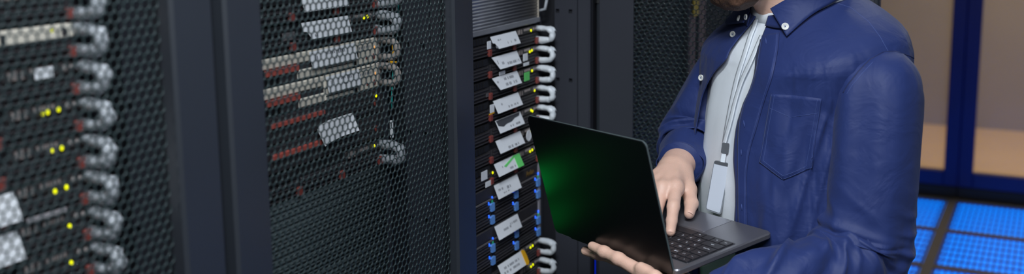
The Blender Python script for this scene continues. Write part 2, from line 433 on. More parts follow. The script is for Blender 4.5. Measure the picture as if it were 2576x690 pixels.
def handle_mesh(seed, r=.0066, lump=.0016, reach=.043):
    """U shaped pull wrapped in a plastic bag"""
    rng = random.Random(seed); b = MB(); P = [(-.003, .0, .0125)]
    hh = .0122
    P.append((.012, 0, .0130))
    for i in range(13):
        a = math.pi / 2 - math.pi * i / 12
        e = .80; cx = math.copysign(abs(math.cos(a)) ** e, math.cos(a)); sz = math.copysign(abs(math.sin(a)) ** e, math.sin(a))
        P.append((.022 + (reach - r - .022) * cx, rng.uniform(-.001, .001), hh * sz))
    P += [(.012, 0, -.0130), (-.003, 0, -.0125)]
    R = [r + rng.uniform(-lump, lump) * .6 for _ in P]
    b.tube(P, R, 10)
    v = np.array(b.v); d = vnoise(v * 160 + seed * 7.3, seed)
    ctr = np.repeat(np.array(P), 10, 0); v[:len(ctr)] = ctr + (v[:len(ctr)] - ctr) * (1 + .15 * d[:len(ctr), None]); v[:, 1] *= 1.15
    b.v = [tuple(p) for p in v]
    # loose film corner of the bag
    b.add([(.030, .002, .019), (.041, -.002, .016), (.046, .003, .006), (.034, .0, .012), (.030, .003, .0195), (.041, -.001, .0165), (.046, .004, .0065), (.034, .001, .0125)],
          [(0, 1, 2, 3), (7, 6, 5, 4), (0, 4, 5, 1), (1, 5, 6, 2), (2, 6, 7, 3), (3, 7, 4, 0)])
    return b.mesh('handle', True)
me_hbag = [handle_mesh(i) for i in range(4)]
for m_ in me_hbag: m_.materials.append(M_BAG)
me_hgrey = [handle_mesh(i + 20, .0082, .002, .048) for i in range(4)]
for m_ in me_hgrey: m_.materials.append(M_BAG2)
def bracket_mesh():
    b = MB(); P = [(-.004, 0, .0145), (.018, 0, .0145)] + [(.022 + .014 * math.cos(a), 0, .0145 * math.sin(a)) for a in [math.pi/2 - math.pi*i/10 for i in range(11)]] + [(.018, 0, -.0145), (-.004, 0, -.0145)]
    b.tube(P, .0062, 8); v = np.array(b.v); v[:, 1] *= .75; b.v = [tuple(p) for p in v]; b.box((-.006, -.009, -.0205), (-.002, .009, .0205)); return b.mesh('handle', True)
me_bracket = bracket_mesh(); me_bracket.materials.append(mat('beige_bracket', srgb(176, 168, 164), .3, noise=(60, .1)))
def card(W, H, tilt, poly=None, th=.0009, curl=0.):
    """hanging label card: y along width, top edge on the server front, bottom swung outwards"""
    poly = poly or [(0, 0), (1, 0), (1, 1), (0, 1)]; b = MB(); n = len(poly); v = []
    for dx in (0, th):
        for (s, q) in poly:
            v.append((.003 + dx + math.sin(tilt) * H * q + curl * (s - .5) ** 2 * 4 * q, s * W, -math.cos(tilt) * H * q))
    b.add(v, [tuple(range(n))[::-1], tuple(range(n, 2 * n))] + [(i, (i + 1) % n, (i + 1) % n + n, i + n) for i in range(n)]); return b
def prints(W, H, tilt, rows, seed, th=.0011):
    rng = random.Random(seed); b = MB()
    for (s0, s1, q0, q1) in rows:
        s = s0
        while s < s1:
            w = rng.uniform(.012, .03); e = min(s + w, s1)
            if rng.random() < .8:
                def pt(s_, q_, x): return (.003 + x + math.sin(tilt) * H * q_, s_ * W, -math.cos(tilt) * H * q_)
                b.add([pt(s, q0, th), pt(e, q0, th), pt(e, q1, th), pt(s, q1, th), pt(s, q0, th - .0004), pt(e, q0, th - .0004), pt(e, q1, th - .0004), pt(s, q1, th - .0004)],
                      [(3, 2, 1, 0), (4, 5, 6, 7), (0, 1, 5, 4), (1, 2, 6, 5), (2, 3, 7, 6), (3, 0, 4, 7)])
            s = e + rng.uniform(.006, .014)
    return b
TILT = math.radians(25)
NOTCH = [(0, 0), (1, 0), (1, 1), (.13, 1), (.07, .55), (0, .5)]
SLANT = [(0, 0), (1, 0), (1, 1), (.14, 1)]
def label_card(srv, y0, z, W=.112, H=.028, poly=None, seed=0, tilt=TILT, rows=None, curl=0.):
    o = card(W, H, tilt, poly, curl=curl).build('label_card', M_PAPER, srv); o.location = (0, y0, z)
    r = rows if rows is not None else [(.45, .62, .68, .84), (.68, .85, .68, .84), (.2, .27, .35, .5)]
    if r:
        m_ = prints(W, H, tilt, r, seed)
        if m_.v: tag(m_.build('print', M_PRINT, o), kind='stuff')
    return o
def sticker(srv, y0, y1, z0, z1, m, name='sticker', x=.004):
    return MB().bbox((x, y0, z0), (x + .0012, y1, z1), .0004).build(name, m, srv)
def server(k, z, label, leds=(), handle=None, seed=0, cardkw=None, near=True, io=True):
    s = thing('rack_server', label, 'server', (XF, YC[k], z), 'servers in rack %s' % ['zero', 'one', 'two', 'three'][k])
    ob('chassis', me_ch1, None, s)
    for i, c in enumerate((-.155, -.046, .063, .172)):
        d = ob('drive', me_drv, None, s, (0, c, -.0075)); ob('latch', me_latch, None, d, (0, 0, -.004))
    if io: tag(ob('ports', me_ports, None, ob('port_panel', me_io, None, s)), kind='stuff')
    ob('vent_strip', me_slots, None, s); ob('ear', me_ear[0], None, s); ob('ear', me_ear[1], None, s)
    for (y, dz) in leds: ob('status_led', me_led, None, s, (0, y, dz))
    if handle:
        hs = me_hbag if handle == 'bag' else me_hgrey
        ob('handle', hs[seed % 4], None, s, (0, .229, 0)); ob('handle', hs[(seed + 1) % 4], None, s, (0, -.229, 0))
    if cardkw is not None: label_card(s, seed=seed, **cardkw)
    return s

# ---- rack three: open rack
Z3 = [1.3935, 1.349, 1.3045, 1.260, 1.2155, 1.171, 1.1265]
D3 = ['server just under the ribbed silver unit, white label card and bagged handle', 'server with white label card and small square sticker beside it, second bagged handle',
      'server with white label card ending in a small green sticker, third bagged handle', 'server with clean white label card and orange-edged tag on its left, fourth bagged handle',
      'server with half-darkened white label card, level with the laptop corner', 'server with plain white label card and round white sticker beside the laptop',
      'server with torn white label card whose right end is green']
for i, z in enumerate(Z3):
    L = {0: [(.193, .012)], 1: [(.186, .0105), (.196, .012)], 2: [(.196, .0115)], 3: [(.208, .010)], 4: [(.190, .013), (.1965, .010)], 5: [(.187, .0095)], 6: [(.183, .0105), (.194, .0115), (.008, .003)]}[i]
    y0 = [.004, .008, .008, .012, .020, .020, .012][i]
    s = server(3, z, D3[i], L, 'bag', i, dict(y0=y0, z=.0195 + .0015 * (i % 3), poly=NOTCH if i == 0 else SLANT if i in (1, 2) else None,
               rows={0: [(.05, .12, .75, .92), (.5, .68, .62, .8), (.74, .88, .58, .76), (.2, .35, .3, .42)], 1: [(.45, .95, .62, .82), (.1, .16, .3, .6), (.28, .36, .5, .7)],
                     2: [(.35, .8, .2, .4), (.4, .62, .62, .84), (.72, .86, .62, .84), (.1, .2, .3, .45)], 5: [(.35, .55, .7, .9), (.62, .8, .72, .9)]}.get(i)))
    lc = [c for c in s.children if c.name.startswith('label_card')][0]
    if i == 0: sticker(s, -.012, .004, -.004, .012, M_PAPER)
    if i == 1:
        sticker(s, .149, .170, -.006, .010, M_PAPER); sticker(s, .150, .176, -.017, -.010, M_PAPER); sticker(s, .038, .064, -.0205, -.0125, M_PAPER)
    if i == 2: sticker(s, .141, .166, -.004, .015, M_GREENLABEL, x=.010); sticker(s, -.020, -.009, -.012, -.004, M_GREY)
    if i == 3: sticker(s, -.004, .014, -.003, .014, M_PAPER); sticker(s, -.008, .0145, -.006, -.0035, M_YELLOWTAG)
    if i == 4:
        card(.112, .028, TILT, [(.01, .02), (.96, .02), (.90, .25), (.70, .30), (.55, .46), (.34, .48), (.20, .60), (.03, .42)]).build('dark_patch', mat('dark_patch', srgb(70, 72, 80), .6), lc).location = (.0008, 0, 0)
    if i == 5: MB().disc((.0045, .172, .0045), (1, 0, 0), .0125, .0012, 18).build('sticker', M_PAPER, s)
    if i == 6:
        card(.026, .028, TILT).build('green_end', M_GREENLABEL, lc).location = (.0012, .0865, 0)
        card(.112, .028, TILT, [(.30, .42), (.80, -.02), (.80, .10), (.36, .55)]).build('green_edge', M_GREENLABEL, lc).location = (.0008, 0, 0)
        sticker(s, -.045, -.020, -.003, .016, M_PAPER); sticker(s, -.028, -.002, -.0205, -.009, M_PAPER)
# ribbed silver unit on top
def ribbed(k, z0, z1, m, label, pitch, y0=-.235, y1=.236, depth=.5, ear=True, r=.0023):
    s = thing('ribbed_unit', label, 'server', (XF, YC[k], (z0 + z1) / 2), None); h = (z1 - z0) / 2
    MB().bbox((-depth, -.221, -h), (-.004, .221, h), .001).build('chassis', M_CHASSIS, s)
    b = MB(); b.box((-.004, y0, -h), (0, y1, h)); nz = int((z1 - z0) / pitch)
    for i in range(nz):
        z = -h + (i + .5) * pitch; b.tube([(0, y0, z), (0, y1, z)], r, 6)
    b.build('ribbed_front', m, s, True)
    return s
s = ribbed(3, 1.4185, 1.64, M_SILVER, 'silver-grey ribbed unit above the labelled servers in the open rack', .0066)
MB().bbox((-.002, .2275, -.108), (.0035, .231, .108), .001).build('end_trim', mat('cream_trim', srgb(190, 180, 165), .4), s)
hb = MB()
hb.tube([(0, .236, -.085), (.016, .236, -.08), (.022, .236, -.05), (.022, .236, .02), (.012, .236, .03)], .0035, 8)
hb.tube([(.01, .236, -.03), (.034, .238, -.025), (.044, .24, -.030)], .0018, 6); hb.tube([(.01, .236, -.012), (.036, .238, -.005), (.043, .24, .001)], .0018, 6)
hb.build('clear_handle', M_BAG2, s, True)
MB().bbox((-.004, -.233, -.109), (.0045, .235, -.098), .001).build('bottom_lip', M_SILVER, s)
# two storage shelves with blue latches
def text_mesh(txt, size, depth=.0003):
    cu = bpy.data.curves.new('text', 'FONT'); cu.body = txt; cu.size = size; cu.extrude = depth; cu.align_x = 'CENTER'; cu.align_y = 'CENTER'; cu.resolution_u = 2
    o = bpy.data.objects.new('text', cu); COL.objects.link(o); dg = bpy.context.evaluated_depsgraph_get()
    me = bpy.data.meshes.new_from_object(o.evaluated_get(dg)); bpy.data.objects.remove(o); bpy.data.curves.remove(cu); return me
def storage(z, label, logo, seed):
    s = thing('storage_shelf', label, 'server', (XF, YC[3], z), 'storage shelves with blue latches')
    ob('chassis', me_ch2, None, s)
    MB().bbox((-.004, -.221, .0160), (.002, .221, .0425), .002).build('bezel', M_DRIVE, s)
    for r, dz in enumerate((-.0015, -.0290)):
        for i, c in enumerate((-.155, -.046, .063, .172)):
            d = ob('drive', me_drv, None, s, (0, c, dz)); ob('latch', me_blatch, None, d); ob('drive_led', me_bled, None, d)
    for i, c in enumerate((-.046, .063, .172)):
        ob('status_led', me_bled, None, s, (0, c + .0155, .0075)); ob('status_led', me_gled, None, s, (.0, c + .0485, .0105 if i else .0095))
    for q in (-1, 1): MB().bbox((-.004, *sorted((q * .2225, q * .2315))[:1], -.043), (.004, sorted((q * .2225, q * .2315))[1], .043), .001).build('ear', M_EARMETAL if q > 0 else M_DRIVE, s)
    label_card(s, .010, .0405, .105, .030, None, seed, math.radians(22), [(.1, .3, .35, .5), (.45, .6, .4, .6), (.2, .5, .7, .8)] if logo else [(.25, .6, .45, .6), (.6, .9, .3, .45)])
    MB().bbox((.001, -.20, .012), (.0045, .21, .0165), .001).build('trim_strip', M_GREY, s)
    if logo:
        me = text_mesh('Anlan', .017); o = ob('lettering', me, M_GOLD, s, (.0035, .180, .029)); o.rotation_euler = (math.pi / 2, 0, math.pi / 2)
    return s
storage(1.0605, 'upper storage shelf with blue drive latches and gold lettering', True, 5)
storage(.9720, 'lower storage shelf with blue drive latches and white label', False, 6)
s = server(3, .9055, 'server under the blue-latched shelves, its label card ending in bright yellow', [(.181, .0105), (.192, .0115)], 'bag', 2, dict(y0=.022, z=.018, W=.118, H=.032, rows=[(.1, .75, .3, .45), (.1, .7, .6, .75)]))
lc = [c for c in s.children if c.name.startswith('label_card')][0]
card(.018, .032, TILT, [(.1, 0), (.6, -.05), (.95, .1), (1, .5), (.95, .9), (.6, 1.05), (.1, 1)]).build('yellow_end', M_YELLOWTAG, lc).location = (.0015, .104, 0)
server(3, .860, 'lowest visible server in the open rack, below the yellow-ended label', [(.183, .0105), (.193, .012)], 'bag', 1, None)
server(3, .8155, 'server at the bottom of the open rack under the last bagged handle', [(.193, .012)], 'bag', 0, None)

# ---- rack two: behind the closed mesh door
def U(k): return 1.439 + .04445 * k
server(2, U(2), 'top server behind the middle mesh door, label cut by the picture edge', [(.198, .013)], 'grey', 0, dict(y0=.022, z=.0195, tilt=math.radians(16), rows=[]))
s = server(2, U(1), 'dark server with long white label directly above the beige servers', [(.187, .0125), (.197, .013)], 'grey', 1,
           dict(y0=.022, z=.0205, W=.118, H=.027, poly=NOTCH, tilt=math.radians(16), rows=[(.16, .22, .5, .62), (.43, .48, .4, .55), (.2, .3, .75, .9)]))
sticker(s, -.025, .004, -.002, .010, M_GREY)
def beige(z, label, ly, seed):
    s = thing('rack_server', label, 'server', (XF, YC[2], z), 'beige servers in rack two')
    ob('chassis', me_ch1, None, s)
    MB().bbox((-.004, .075, -.0205), (.002, .224, .0205), .002).build('bezel', M_BEIGE, s)
    MB().bbox((-.004, -.215, .004), (.002, .0745, .0205), .002).build('bezel', M_BEIGE, s)
    MB().bbox((-.004, -.03, -.0205), (.0005, .0745, .0035), .001).build('drive_bay', M_DRIVE, s)
    MB().bbox((-.004, .010, -.0205), (.003, .0745, -.006), .002).build('bezel', M_BEIGE, s)
    for (y, r) in ((.2115, .0038), (.190, .0020)): MB().ball((.002, y, -.011), (.0016, r, r * 1.35), 10, 8).build('status_led', M_LATCH, s)
    MB().ball((.002, .2145, .004), (.0014, .0018, .003), 8, 6).build('status_led', mat('led_amber', srgb(255, 190, 120), .4, emit=srgb(255, 170, 90), estr=.4), s)
    b = MB(); b.box((.002, .168, .0015), (.0025, .206, .0022)); b.box((.002, .168, .0165), (.0025, .206, .0172)); b.box((.002, .077, -.0005), (.0026, .16, .0005)); b.box((.002, .077, -.0135), (.0026, .16, -.0125))
    b.build('seam_lines', M_DARK, s)
    b = MB(); b.box((.002, .163, -.006), (.003, .167, .004)); b.bbox((.002, .152, -.0185), (.003, .161, -.0125), .0004); b.build('port', M_DARK, s)
    b = MB()
    for i in range(7): b.box((.002, .170 + .005 * i, .0055), (.0024, .1725 + .005 * i, .0095))
    tag(b.build('print', M_PRINT, s), kind='stuff')
    label_card(s, ly, .0185, .118 if seed == 3 else .088, .026, None, seed, math.radians(12), [(.1, .2, .3, .6), (.35, .55, .2, .35), (.6, .75, .15, .4), (.45, .6, .6, .7)])
    ob('handle', me_bracket, None, s, (0, .233, 0)); ob('handle', me_bracket, None, s, (0, -.233, 0))
    MB().bbox((.0, -.065, -.006), (.006, .010, .0035), .001).build('latch_bar', M_REDBAR, s)
    return s
s = beige(U(0), 'upper beige server with wide paper label behind the mesh door', .038, 3)
tg = thing('cable_tag', 'yellow and black tag hanging in the upper beige server handle', 'tag', (XF + .030, YC[2] + .233, U(0)))
MB().bbox((-.004, -.003, -.010), (.005, -.001, .010), .001).build('strip', M_YELLOWTAG, tg); MB().bbox((-.003, -.0035, -.016), (.004, -.0025, -.010), .001).build('band', M_BLACK, tg)
MB().bbox((-.012, -.003, -.0245), (.006, -.001, -.0205), .001).build('tail', M_YELLOWTAG, tg)
beige(U(-1), 'lower beige server with narrow paper label behind the mesh door', .077, 4)
def darkserver(k, z, label, bar, led, seed, cardkw=None):
    s = thing('rack_server', label, 'server', (XF, YC[k], z), 'servers in rack %s' % ['zero', 'one', 'two', 'three'][k])
    ob('chassis', me_ch1, None, s)
    b = MB(); b.bbox((-.004, -.215, -.0205), (.001, .222, .0205), .002)
    for i in range(4): b.bbox((.001, .085, -.015 + .009 * i), (.003, .205, -.012 + .009 * i), .0006)
    b.build('bezel', M_DRIVE, s); ob('ear', me_ear[0], None, s); ob('ear', me_ear[1], None, s)
    MB().bbox((.001, *bar[0]), (.0065, *bar[1]), .002).build('latch_bar', M_REDBAR, s)
    for y in led: ob('status_led', me_led, None, s, (0, y, .010))
    MB().ball((.002, .2115, -.002), (.0016, .0042, .0055), 10, 8).build('power_button', M_LATCH, s)
    if cardkw: label_card(s, seed=seed, **cardkw)
    return s
darkserver(2, U(-2), 'dark server with long red latch bar right below the beige servers', ((-.06, .004), (.070, .013)), [.2145], 7)
darkserver(2, U(-3), 'dark server with curled white label over a red latch bar', ((-.06, .001), (.073, .011)), [], 8,
           dict(y0=.045, z=.038, W=.098, H=.036, poly=[(0, .25), (.12, .1), (.35, .02), (1, 0), (1, .8), (.6, .88), (.3, .95), (.05, 1.0)], tilt=math.radians(10), rows=[], curl=.01))
server(2, U(-4) - .0015, 'lowest dark server with a bagged handle behind the middle mesh door', [(.204, .015)], 'grey', 2, None)
for i in range(4):
    z1 = U(-4) - .0245 - i * .1333
    ribbed(2, z1 - .1325, z1, mat('ribbed_dark', srgb(80, 90, 94), .4, .1, noise=(20, .15)), ['dark ribbed unit right under the lowest handled server behind the middle door', 'second dark ribbed unit from the top behind the middle mesh door',
           'third dark ribbed unit from the top behind the middle mesh door', 'lowest dark ribbed unit behind the middle mesh door'][i], .0062, r=.0020)
c = MB(); pts = []
for (px, py) in ((1005, -60), (1003, 0), (998, 80), (993, 140), (988, 190), (986, 240), (985.5, 275)): pts.append(on(px, py, 0, XF + .022))
tag(c.tube(pts, .0016, 8).build('patch_cable', M_TEAL, None, True), 'thin teal cable hanging down past the beige server handles', 'cable')
p = on(986, 322, 0, XF + .022)
tg = tag(MB().bbox(p + np.array([-.003, -.003, -.017]), p + np.array([.003, .001, .013]), .001).build('cable_tag', M_PAPER), 'small white tag hanging below the teal cable', 'tag')

# ---- rack one: nearest, out of focus
D1 = {4: 'server cut by the picture top in the leftmost rack', 3: 'server with its bagged handle at the top edge of the leftmost rack', 2: 'server with a beige slotted strip across its top in the leftmost rack',
      1: 'server with small white box label around a yellow light in the leftmost rack', 0: 'server with three bright yellow lights in the leftmost rack', -1: 'server with a pale lamp beside one yellow light in the leftmost rack',
      -2: 'server with one dim and one bright yellow light in the leftmost rack', -3: 'server under the silver printed strip in the leftmost rack', -4: 'server at the bottom left corner of the picture',
      -5: 'server just below the picture in the leftmost rack'}
L1 = {4: [], 3: [], 2: [(.192, .015)], 1: [(.181, .012)], 0: [(.172, .010), (.178, .011), (.193, .0115)], -1: [(.179, .010), (.193, .010)], -2: [(.179, .006), (.195, .007)], -3: [(.195, .004)], -4: [(.193, .004)], -5: []}
for k in D1:
    kw = None
    if k in (-1, -2, -3): kw = dict(y0={-1: -.022, -2: .008, -3: .008}[k], z=.0195, W=.116, H=.033, tilt=math.radians(20), rows=[])
    s = server(1, U(k), D1[k], L1[k], 'grey', k + 8, kw, io=(k != 2))
    if k == 2:
        b = MB(); b.bbox((-.004, -.22, .0045), (.003, .2225, .0205), .001)
        b.build('beige_strip', M_BEIGE, s); b = MB()
        for i in range(9): b.bbox((.003, .02 + .013 * i, .006), (.0045, .027 + .013 * i, .017), .001)
        b.bbox((.003, .205, .007), (.0045, .211, .016), .001); tag(b.build('slots', M_DRIVE, s), kind='stuff')
    if k == 1: sticker(s, .163, .188, .006, .0185, M_PAPER)
    if k == -1: sticker(s, .172, .187, .006, .014, M_GREY, x=.002)
    if k == -2: sticker(s, .136, .190, -.0215, -.0150, mat('silver_strip', srgb(165, 160, 165), .4, noise=(90, .5)), x=.005)
# things glimpsed through the mesh of the open door
p = on(1752, 20, 0, -.869)
tag(MB().bbox((-.872, p[1] - .022, p[2] - .022), (-.869, p[1] + .022, p[2] + .06), .0005).build('cable_tag', mat('dull_yellow', srgb(150, 130, 40), .6)), 'yellow hazard tag glimpsed through the open mesh door near the beard', 'tag')

# ================================================================== the laptop
LB = np.array([-0.5015, 1.5062, 1.1156])                     # near hinge corner, solved from the six corners seen
LU = nrm([-0.872, 0.488, -0.032]); LV = np.array([0.482, 0.869, 0.108]); LV = nrm(LV - LU * (LU @ LV)); LW = np.cross(LV, LU)
LD = nrm([-.148, -.2, .969])                                   # direction of the raised lid
lap = thing('laptop', 'slim black laptop held open in the man\'s left hand', 'laptop')
lap.matrix_world = Matrix(((LU[0], -LV[0], LW[0], LB[0]), (LU[1], -LV[1], LW[1], LB[1]), (LU[2], -LV[2], LW[2], LB[2]), (0, 0, 0, 1)))
M_LAPTOP = mat('laptop_graphite', srgb(112, 111, 117), .36, .6, noise=(300, .05))
M_LID = mat('laptop_lid_black', srgb(14, 16, 20), .29, .3, noise=(200, .05), spec=.6)
M_KEY = mat('key_black', srgb(40, 38, 42), .45, noise=(300, .06))
M_LEGEND = mat('key_legend', srgb(225, 228, 238), .5, emit=srgb(200, 205, 220), estr=.15)
M_TOUCH = mat('touchpad', srgb(122, 122, 130), .32, .55)
M_SCREEN = mat('laptop_screen', srgb(10, 14, 20), .1, emit=srgb(120, 150, 190), estr=.25)
def rrect(x0, x1, y0, y1, z0, z1, r, ch=.001, k=6):
    """rounded slab with chamfered rims"""
    def ring(i, z):
        o = []
        for (cx, cy, a0) in ((x1 - r, y1 - r, 0), (x0 + r, y1 - r, 90), (x0 + r, y0 + r, 180), (x1 - r, y0 + r, 270)):
            for q in range(k + 1):
                a = math.radians(a0 + 90 * q / k); o.append((cx + (r - i) * math.cos(a), cy + (r - i) * math.sin(a), z))
        return o
    R = [ring(ch, z0), ring(0, z0 + ch), ring(0, z1 - ch), ring(ch, z1)]; n = len(R[0]); b = MB()
    b.add(sum(R, []), [tuple(range(n))[::-1]] + [(j*n+i, j*n+(i+1) % n, (j+1)*n+(i+1) % n, (j+1)*n+i) for j in range(3) for i in range(n)] + [tuple(range(3*n, 4*n))])
    return b
LWID, LDEP = .312, .220
rrect(0, LWID, -LDEP, -.004, -.0105, 0, .012, .0022).build('base', M_LAPTOP, lap)
rrect(.012, LWID - .012, -LDEP + .012, -.012, -.0120, -.0105, .012, .0005).build('bottom_plate', M_BLACK, lap)
rrect(.0088, LWID - .0088, -.1435, -.0355, -.0002, .00035, .004, .0002).build('key_deck', mat('key_deck', srgb(52, 52, 58), .4, .5), lap)
rrect(.090, .222, -LDEP + .003, -.149, -.0002, .0004, .004, .0002).build('touchpad', M_TOUCH, lap)
# keys
UNIT = (LWID - .0215) / 15; K0 = .0108
rows = [(.0425, .0105, [('•', 1.2)] + [('F%d' % i, 1.0) for i in range(1, 13)] + [('del', 1.8)]),
        (.0585, .0163, [('` ~', 1)] + [(c, 1) for c in ('1 !', '2 @', '3 #', '4 $', '5 %', '6 ^', '7 &', '8 *', '9 (', '0 )', '- _', '= +')] + [('back', 2)]),
        (.0770, .0163, [('tab', 1.5)] + [(c, 1) for c in 'QWERTYUIOP[]'] + [('\\', 1.5)]),
        (.0955, .0163, [('caps lock', 1.75)] + [(c, 1) for c in "ASDFGHJKL;'"] + [('enter', 2.25)]),
        (.1140, .0163, [('shift', 2.25)] + [(c, 1) for c in 'ZXCVBNM,./'] + [('shift', 2.75)]),
        (.1325, .0163, [('ctrl', 1.05), ('fn', 1.05), ('', 1.05), ('alt', 1.05), ('', 5.8), ('alt', 1), ('ctrl', 1), ('<', 1), ('^', 1), ('>', 1)])]
kmesh = {}; lmesh = {}
for (v0, kh, keys) in rows:
    x = K0
    for (txt, w_) in keys:
        ww = w_ * UNIT; key = (round(ww, 5), kh)
        if key not in kmesh:
            kmesh[key] = rrect(-ww / 2 + .0011, ww / 2 - .0011, -kh / 2, kh / 2, 0, .0016, .0014, .0004, 2).mesh('key'); kmesh[key].materials.append(M_KEY)
        ko = ob('key', kmesh[key], None, lap, (x + ww / 2, -v0, .0003))
        if txt:
            if txt not in lmesh:
                lmesh[txt] = text_mesh(txt, .0052 if len(txt) == 1 else .0048 if len(txt) == 3 and ' ' in txt else .0036, .00004); lmesh[txt].materials.append(M_LEGEND)
            ob('legend', lmesh[txt], None, ko, (0, 0, .00166))
        x += ww
# lid: own frame along the raised direction
ldl = np.array([0, -(LD @ LV), LD @ LW]); lyl = np.array([0, ldl[2], -ldl[1]])   # in the laptop frame; lyl points away from the user
LIDM = Matrix(((1, 0, 0, 0), (0, ldl[1], lyl[1], 0), (0, ldl[2], lyl[2], 0), (0, 0, 0, 1)))
def lidpart(b, name, m, parent):
    b.v = [tuple(LIDM @ Vector(p)) for p in b.v]; o = b.build(name, m, parent); return o
lid = lidpart(rrect(0, LWID, -.0065, .2186, -.0028, .0022, .010, .0012), 'lid', M_LID, lap)
lidpart(rrect(-.0003, LWID + .0003, -.0068, .2189, -.0018, .0012, .0103, .0005), 'lid_edge_highlight', mat('lid_edge_highlight', srgb(120, 134, 136), .3, .7), lid)  # lighter slab paints the highlight along the lid edge
lidpart(rrect(.006, LWID - .006, .010, .2125, -.0034, -.0028, .004, .0003), 'screen', M_SCREEN, lid)
lidpart(rrect(.040, LWID - .040, -.0105, -.004, -.006, -.001, .002, .0006), 'hinge', M_BLACK, lid)
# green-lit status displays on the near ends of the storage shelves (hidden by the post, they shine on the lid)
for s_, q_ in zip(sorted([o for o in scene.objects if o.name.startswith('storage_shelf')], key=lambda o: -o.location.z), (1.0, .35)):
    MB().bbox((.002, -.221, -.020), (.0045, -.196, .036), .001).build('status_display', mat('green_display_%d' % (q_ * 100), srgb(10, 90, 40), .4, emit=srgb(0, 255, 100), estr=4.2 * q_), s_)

# ================================================================== the man
YAW = math.radians(42); PC = np.array([-.40, 1.92, 0.])
BF = np.array([-math.sin(YAW), -math.cos(YAW), 0.]); BLF = np.array([-BF[1], BF[0], 0.])      # forward, his left
def B(l, f, z): return PC + BLF * l + BF * f + np.array([0, 0, z])
def Barr(a): a = np.asarray(a, float); return PC + a[..., 0:1] * BLF + a[..., 1:2] * BF + a[..., 2:3] * np.array([0, 0, 1.])
def tob(p): d = np.asarray(p) - PC; return np.array([d @ BLF, d @ BF, d[2]])
def back(px, py, prev, ln, far=True):
    """point on the pixel's ray at distance ln from prev"""
    r = ray(px, py); o = CAM - prev; a = r @ r; b = 2 * (r @ o); c = o @ o - ln * ln; D = b * b - 4 * a * c
    if D < 0: return CAM + r * (-b / (2 * a))
    return CAM + r * ((-b + (1 if far else -1) * math.sqrt(D)) / (2 * a))
def catmull(P, n):
    P = np.asarray(P, float); m = len(P); out = []
    for t in np.linspace(0, m - 1, n):
        i = min(int(t), m - 2); u_ = t - i; p0 = P[max(i - 1, 0)]; p1 = P[i]; p2 = P[i + 1]; p3 = P[min(i + 2, m - 1)]
        out.append(.5 * ((2 * p1) + (-p0 + p2) * u_ + (2 * p0 - 5 * p1 + 4 * p2 - p3) * u_ ** 2 + (-p0 + 3 * p1 - 3 * p2 + p3) * u_ ** 3))
    return np.array(out)

M_SKIN = mat('skin', srgb(214, 174, 156), .48, noise=(60, .07), bump=(350, .25), sss=.12)
M_NAIL = mat('fingernail', srgb(226, 184, 168), .25, noise=(40, .05))
M_BEARD = mat('beard_hair', srgb(86, 60, 46), .6, noise=(240, .5), bump=(420, 1.0, (1, 1, .3)))
M_HAIR = mat('head_hair', srgb(52, 38, 30), .55, noise=(200, .4), bump=(300, .9))
M_SHIRT = mat('navy_cotton', srgb(34, 49, 101), .58, noise=(45, .06), bump=(1500, .16), sheen=.06, spec=.32, crease=(17, .30, .010))
M_STITCH = mat('navy_thread', srgb(62, 80, 138), .7)
M_SEAM = mat('navy_seam', srgb(24, 34, 76), .7)
M_TEE = mat('white_jersey', srgb(222, 227, 234), .8, noise=(40, .03), bump=(700, .18, (1, 1, 2.5)), spec=.2, crease=(14, .15, .006))
M_BUTTON = mat('shirt_button', srgb(226, 226, 222), .3)
M_LANYARD = mat('white_ribbon', srgb(220, 226, 234), .55, noise=(300, .05), bump=(900, .3))
M_STEEL = mat('clip_steel', srgb(180, 184, 190), .25, .9)
M_BADGE = mat('badge_holder', srgb(196, 202, 214), .15, noise=(10, .05), spec=.6)
M_TROUSER = mat('dark_trousers', srgb(26, 28, 36), .8, noise=(40, .1))
M_SHOE = mat('black_shoes', srgb(18, 16, 16), .4)

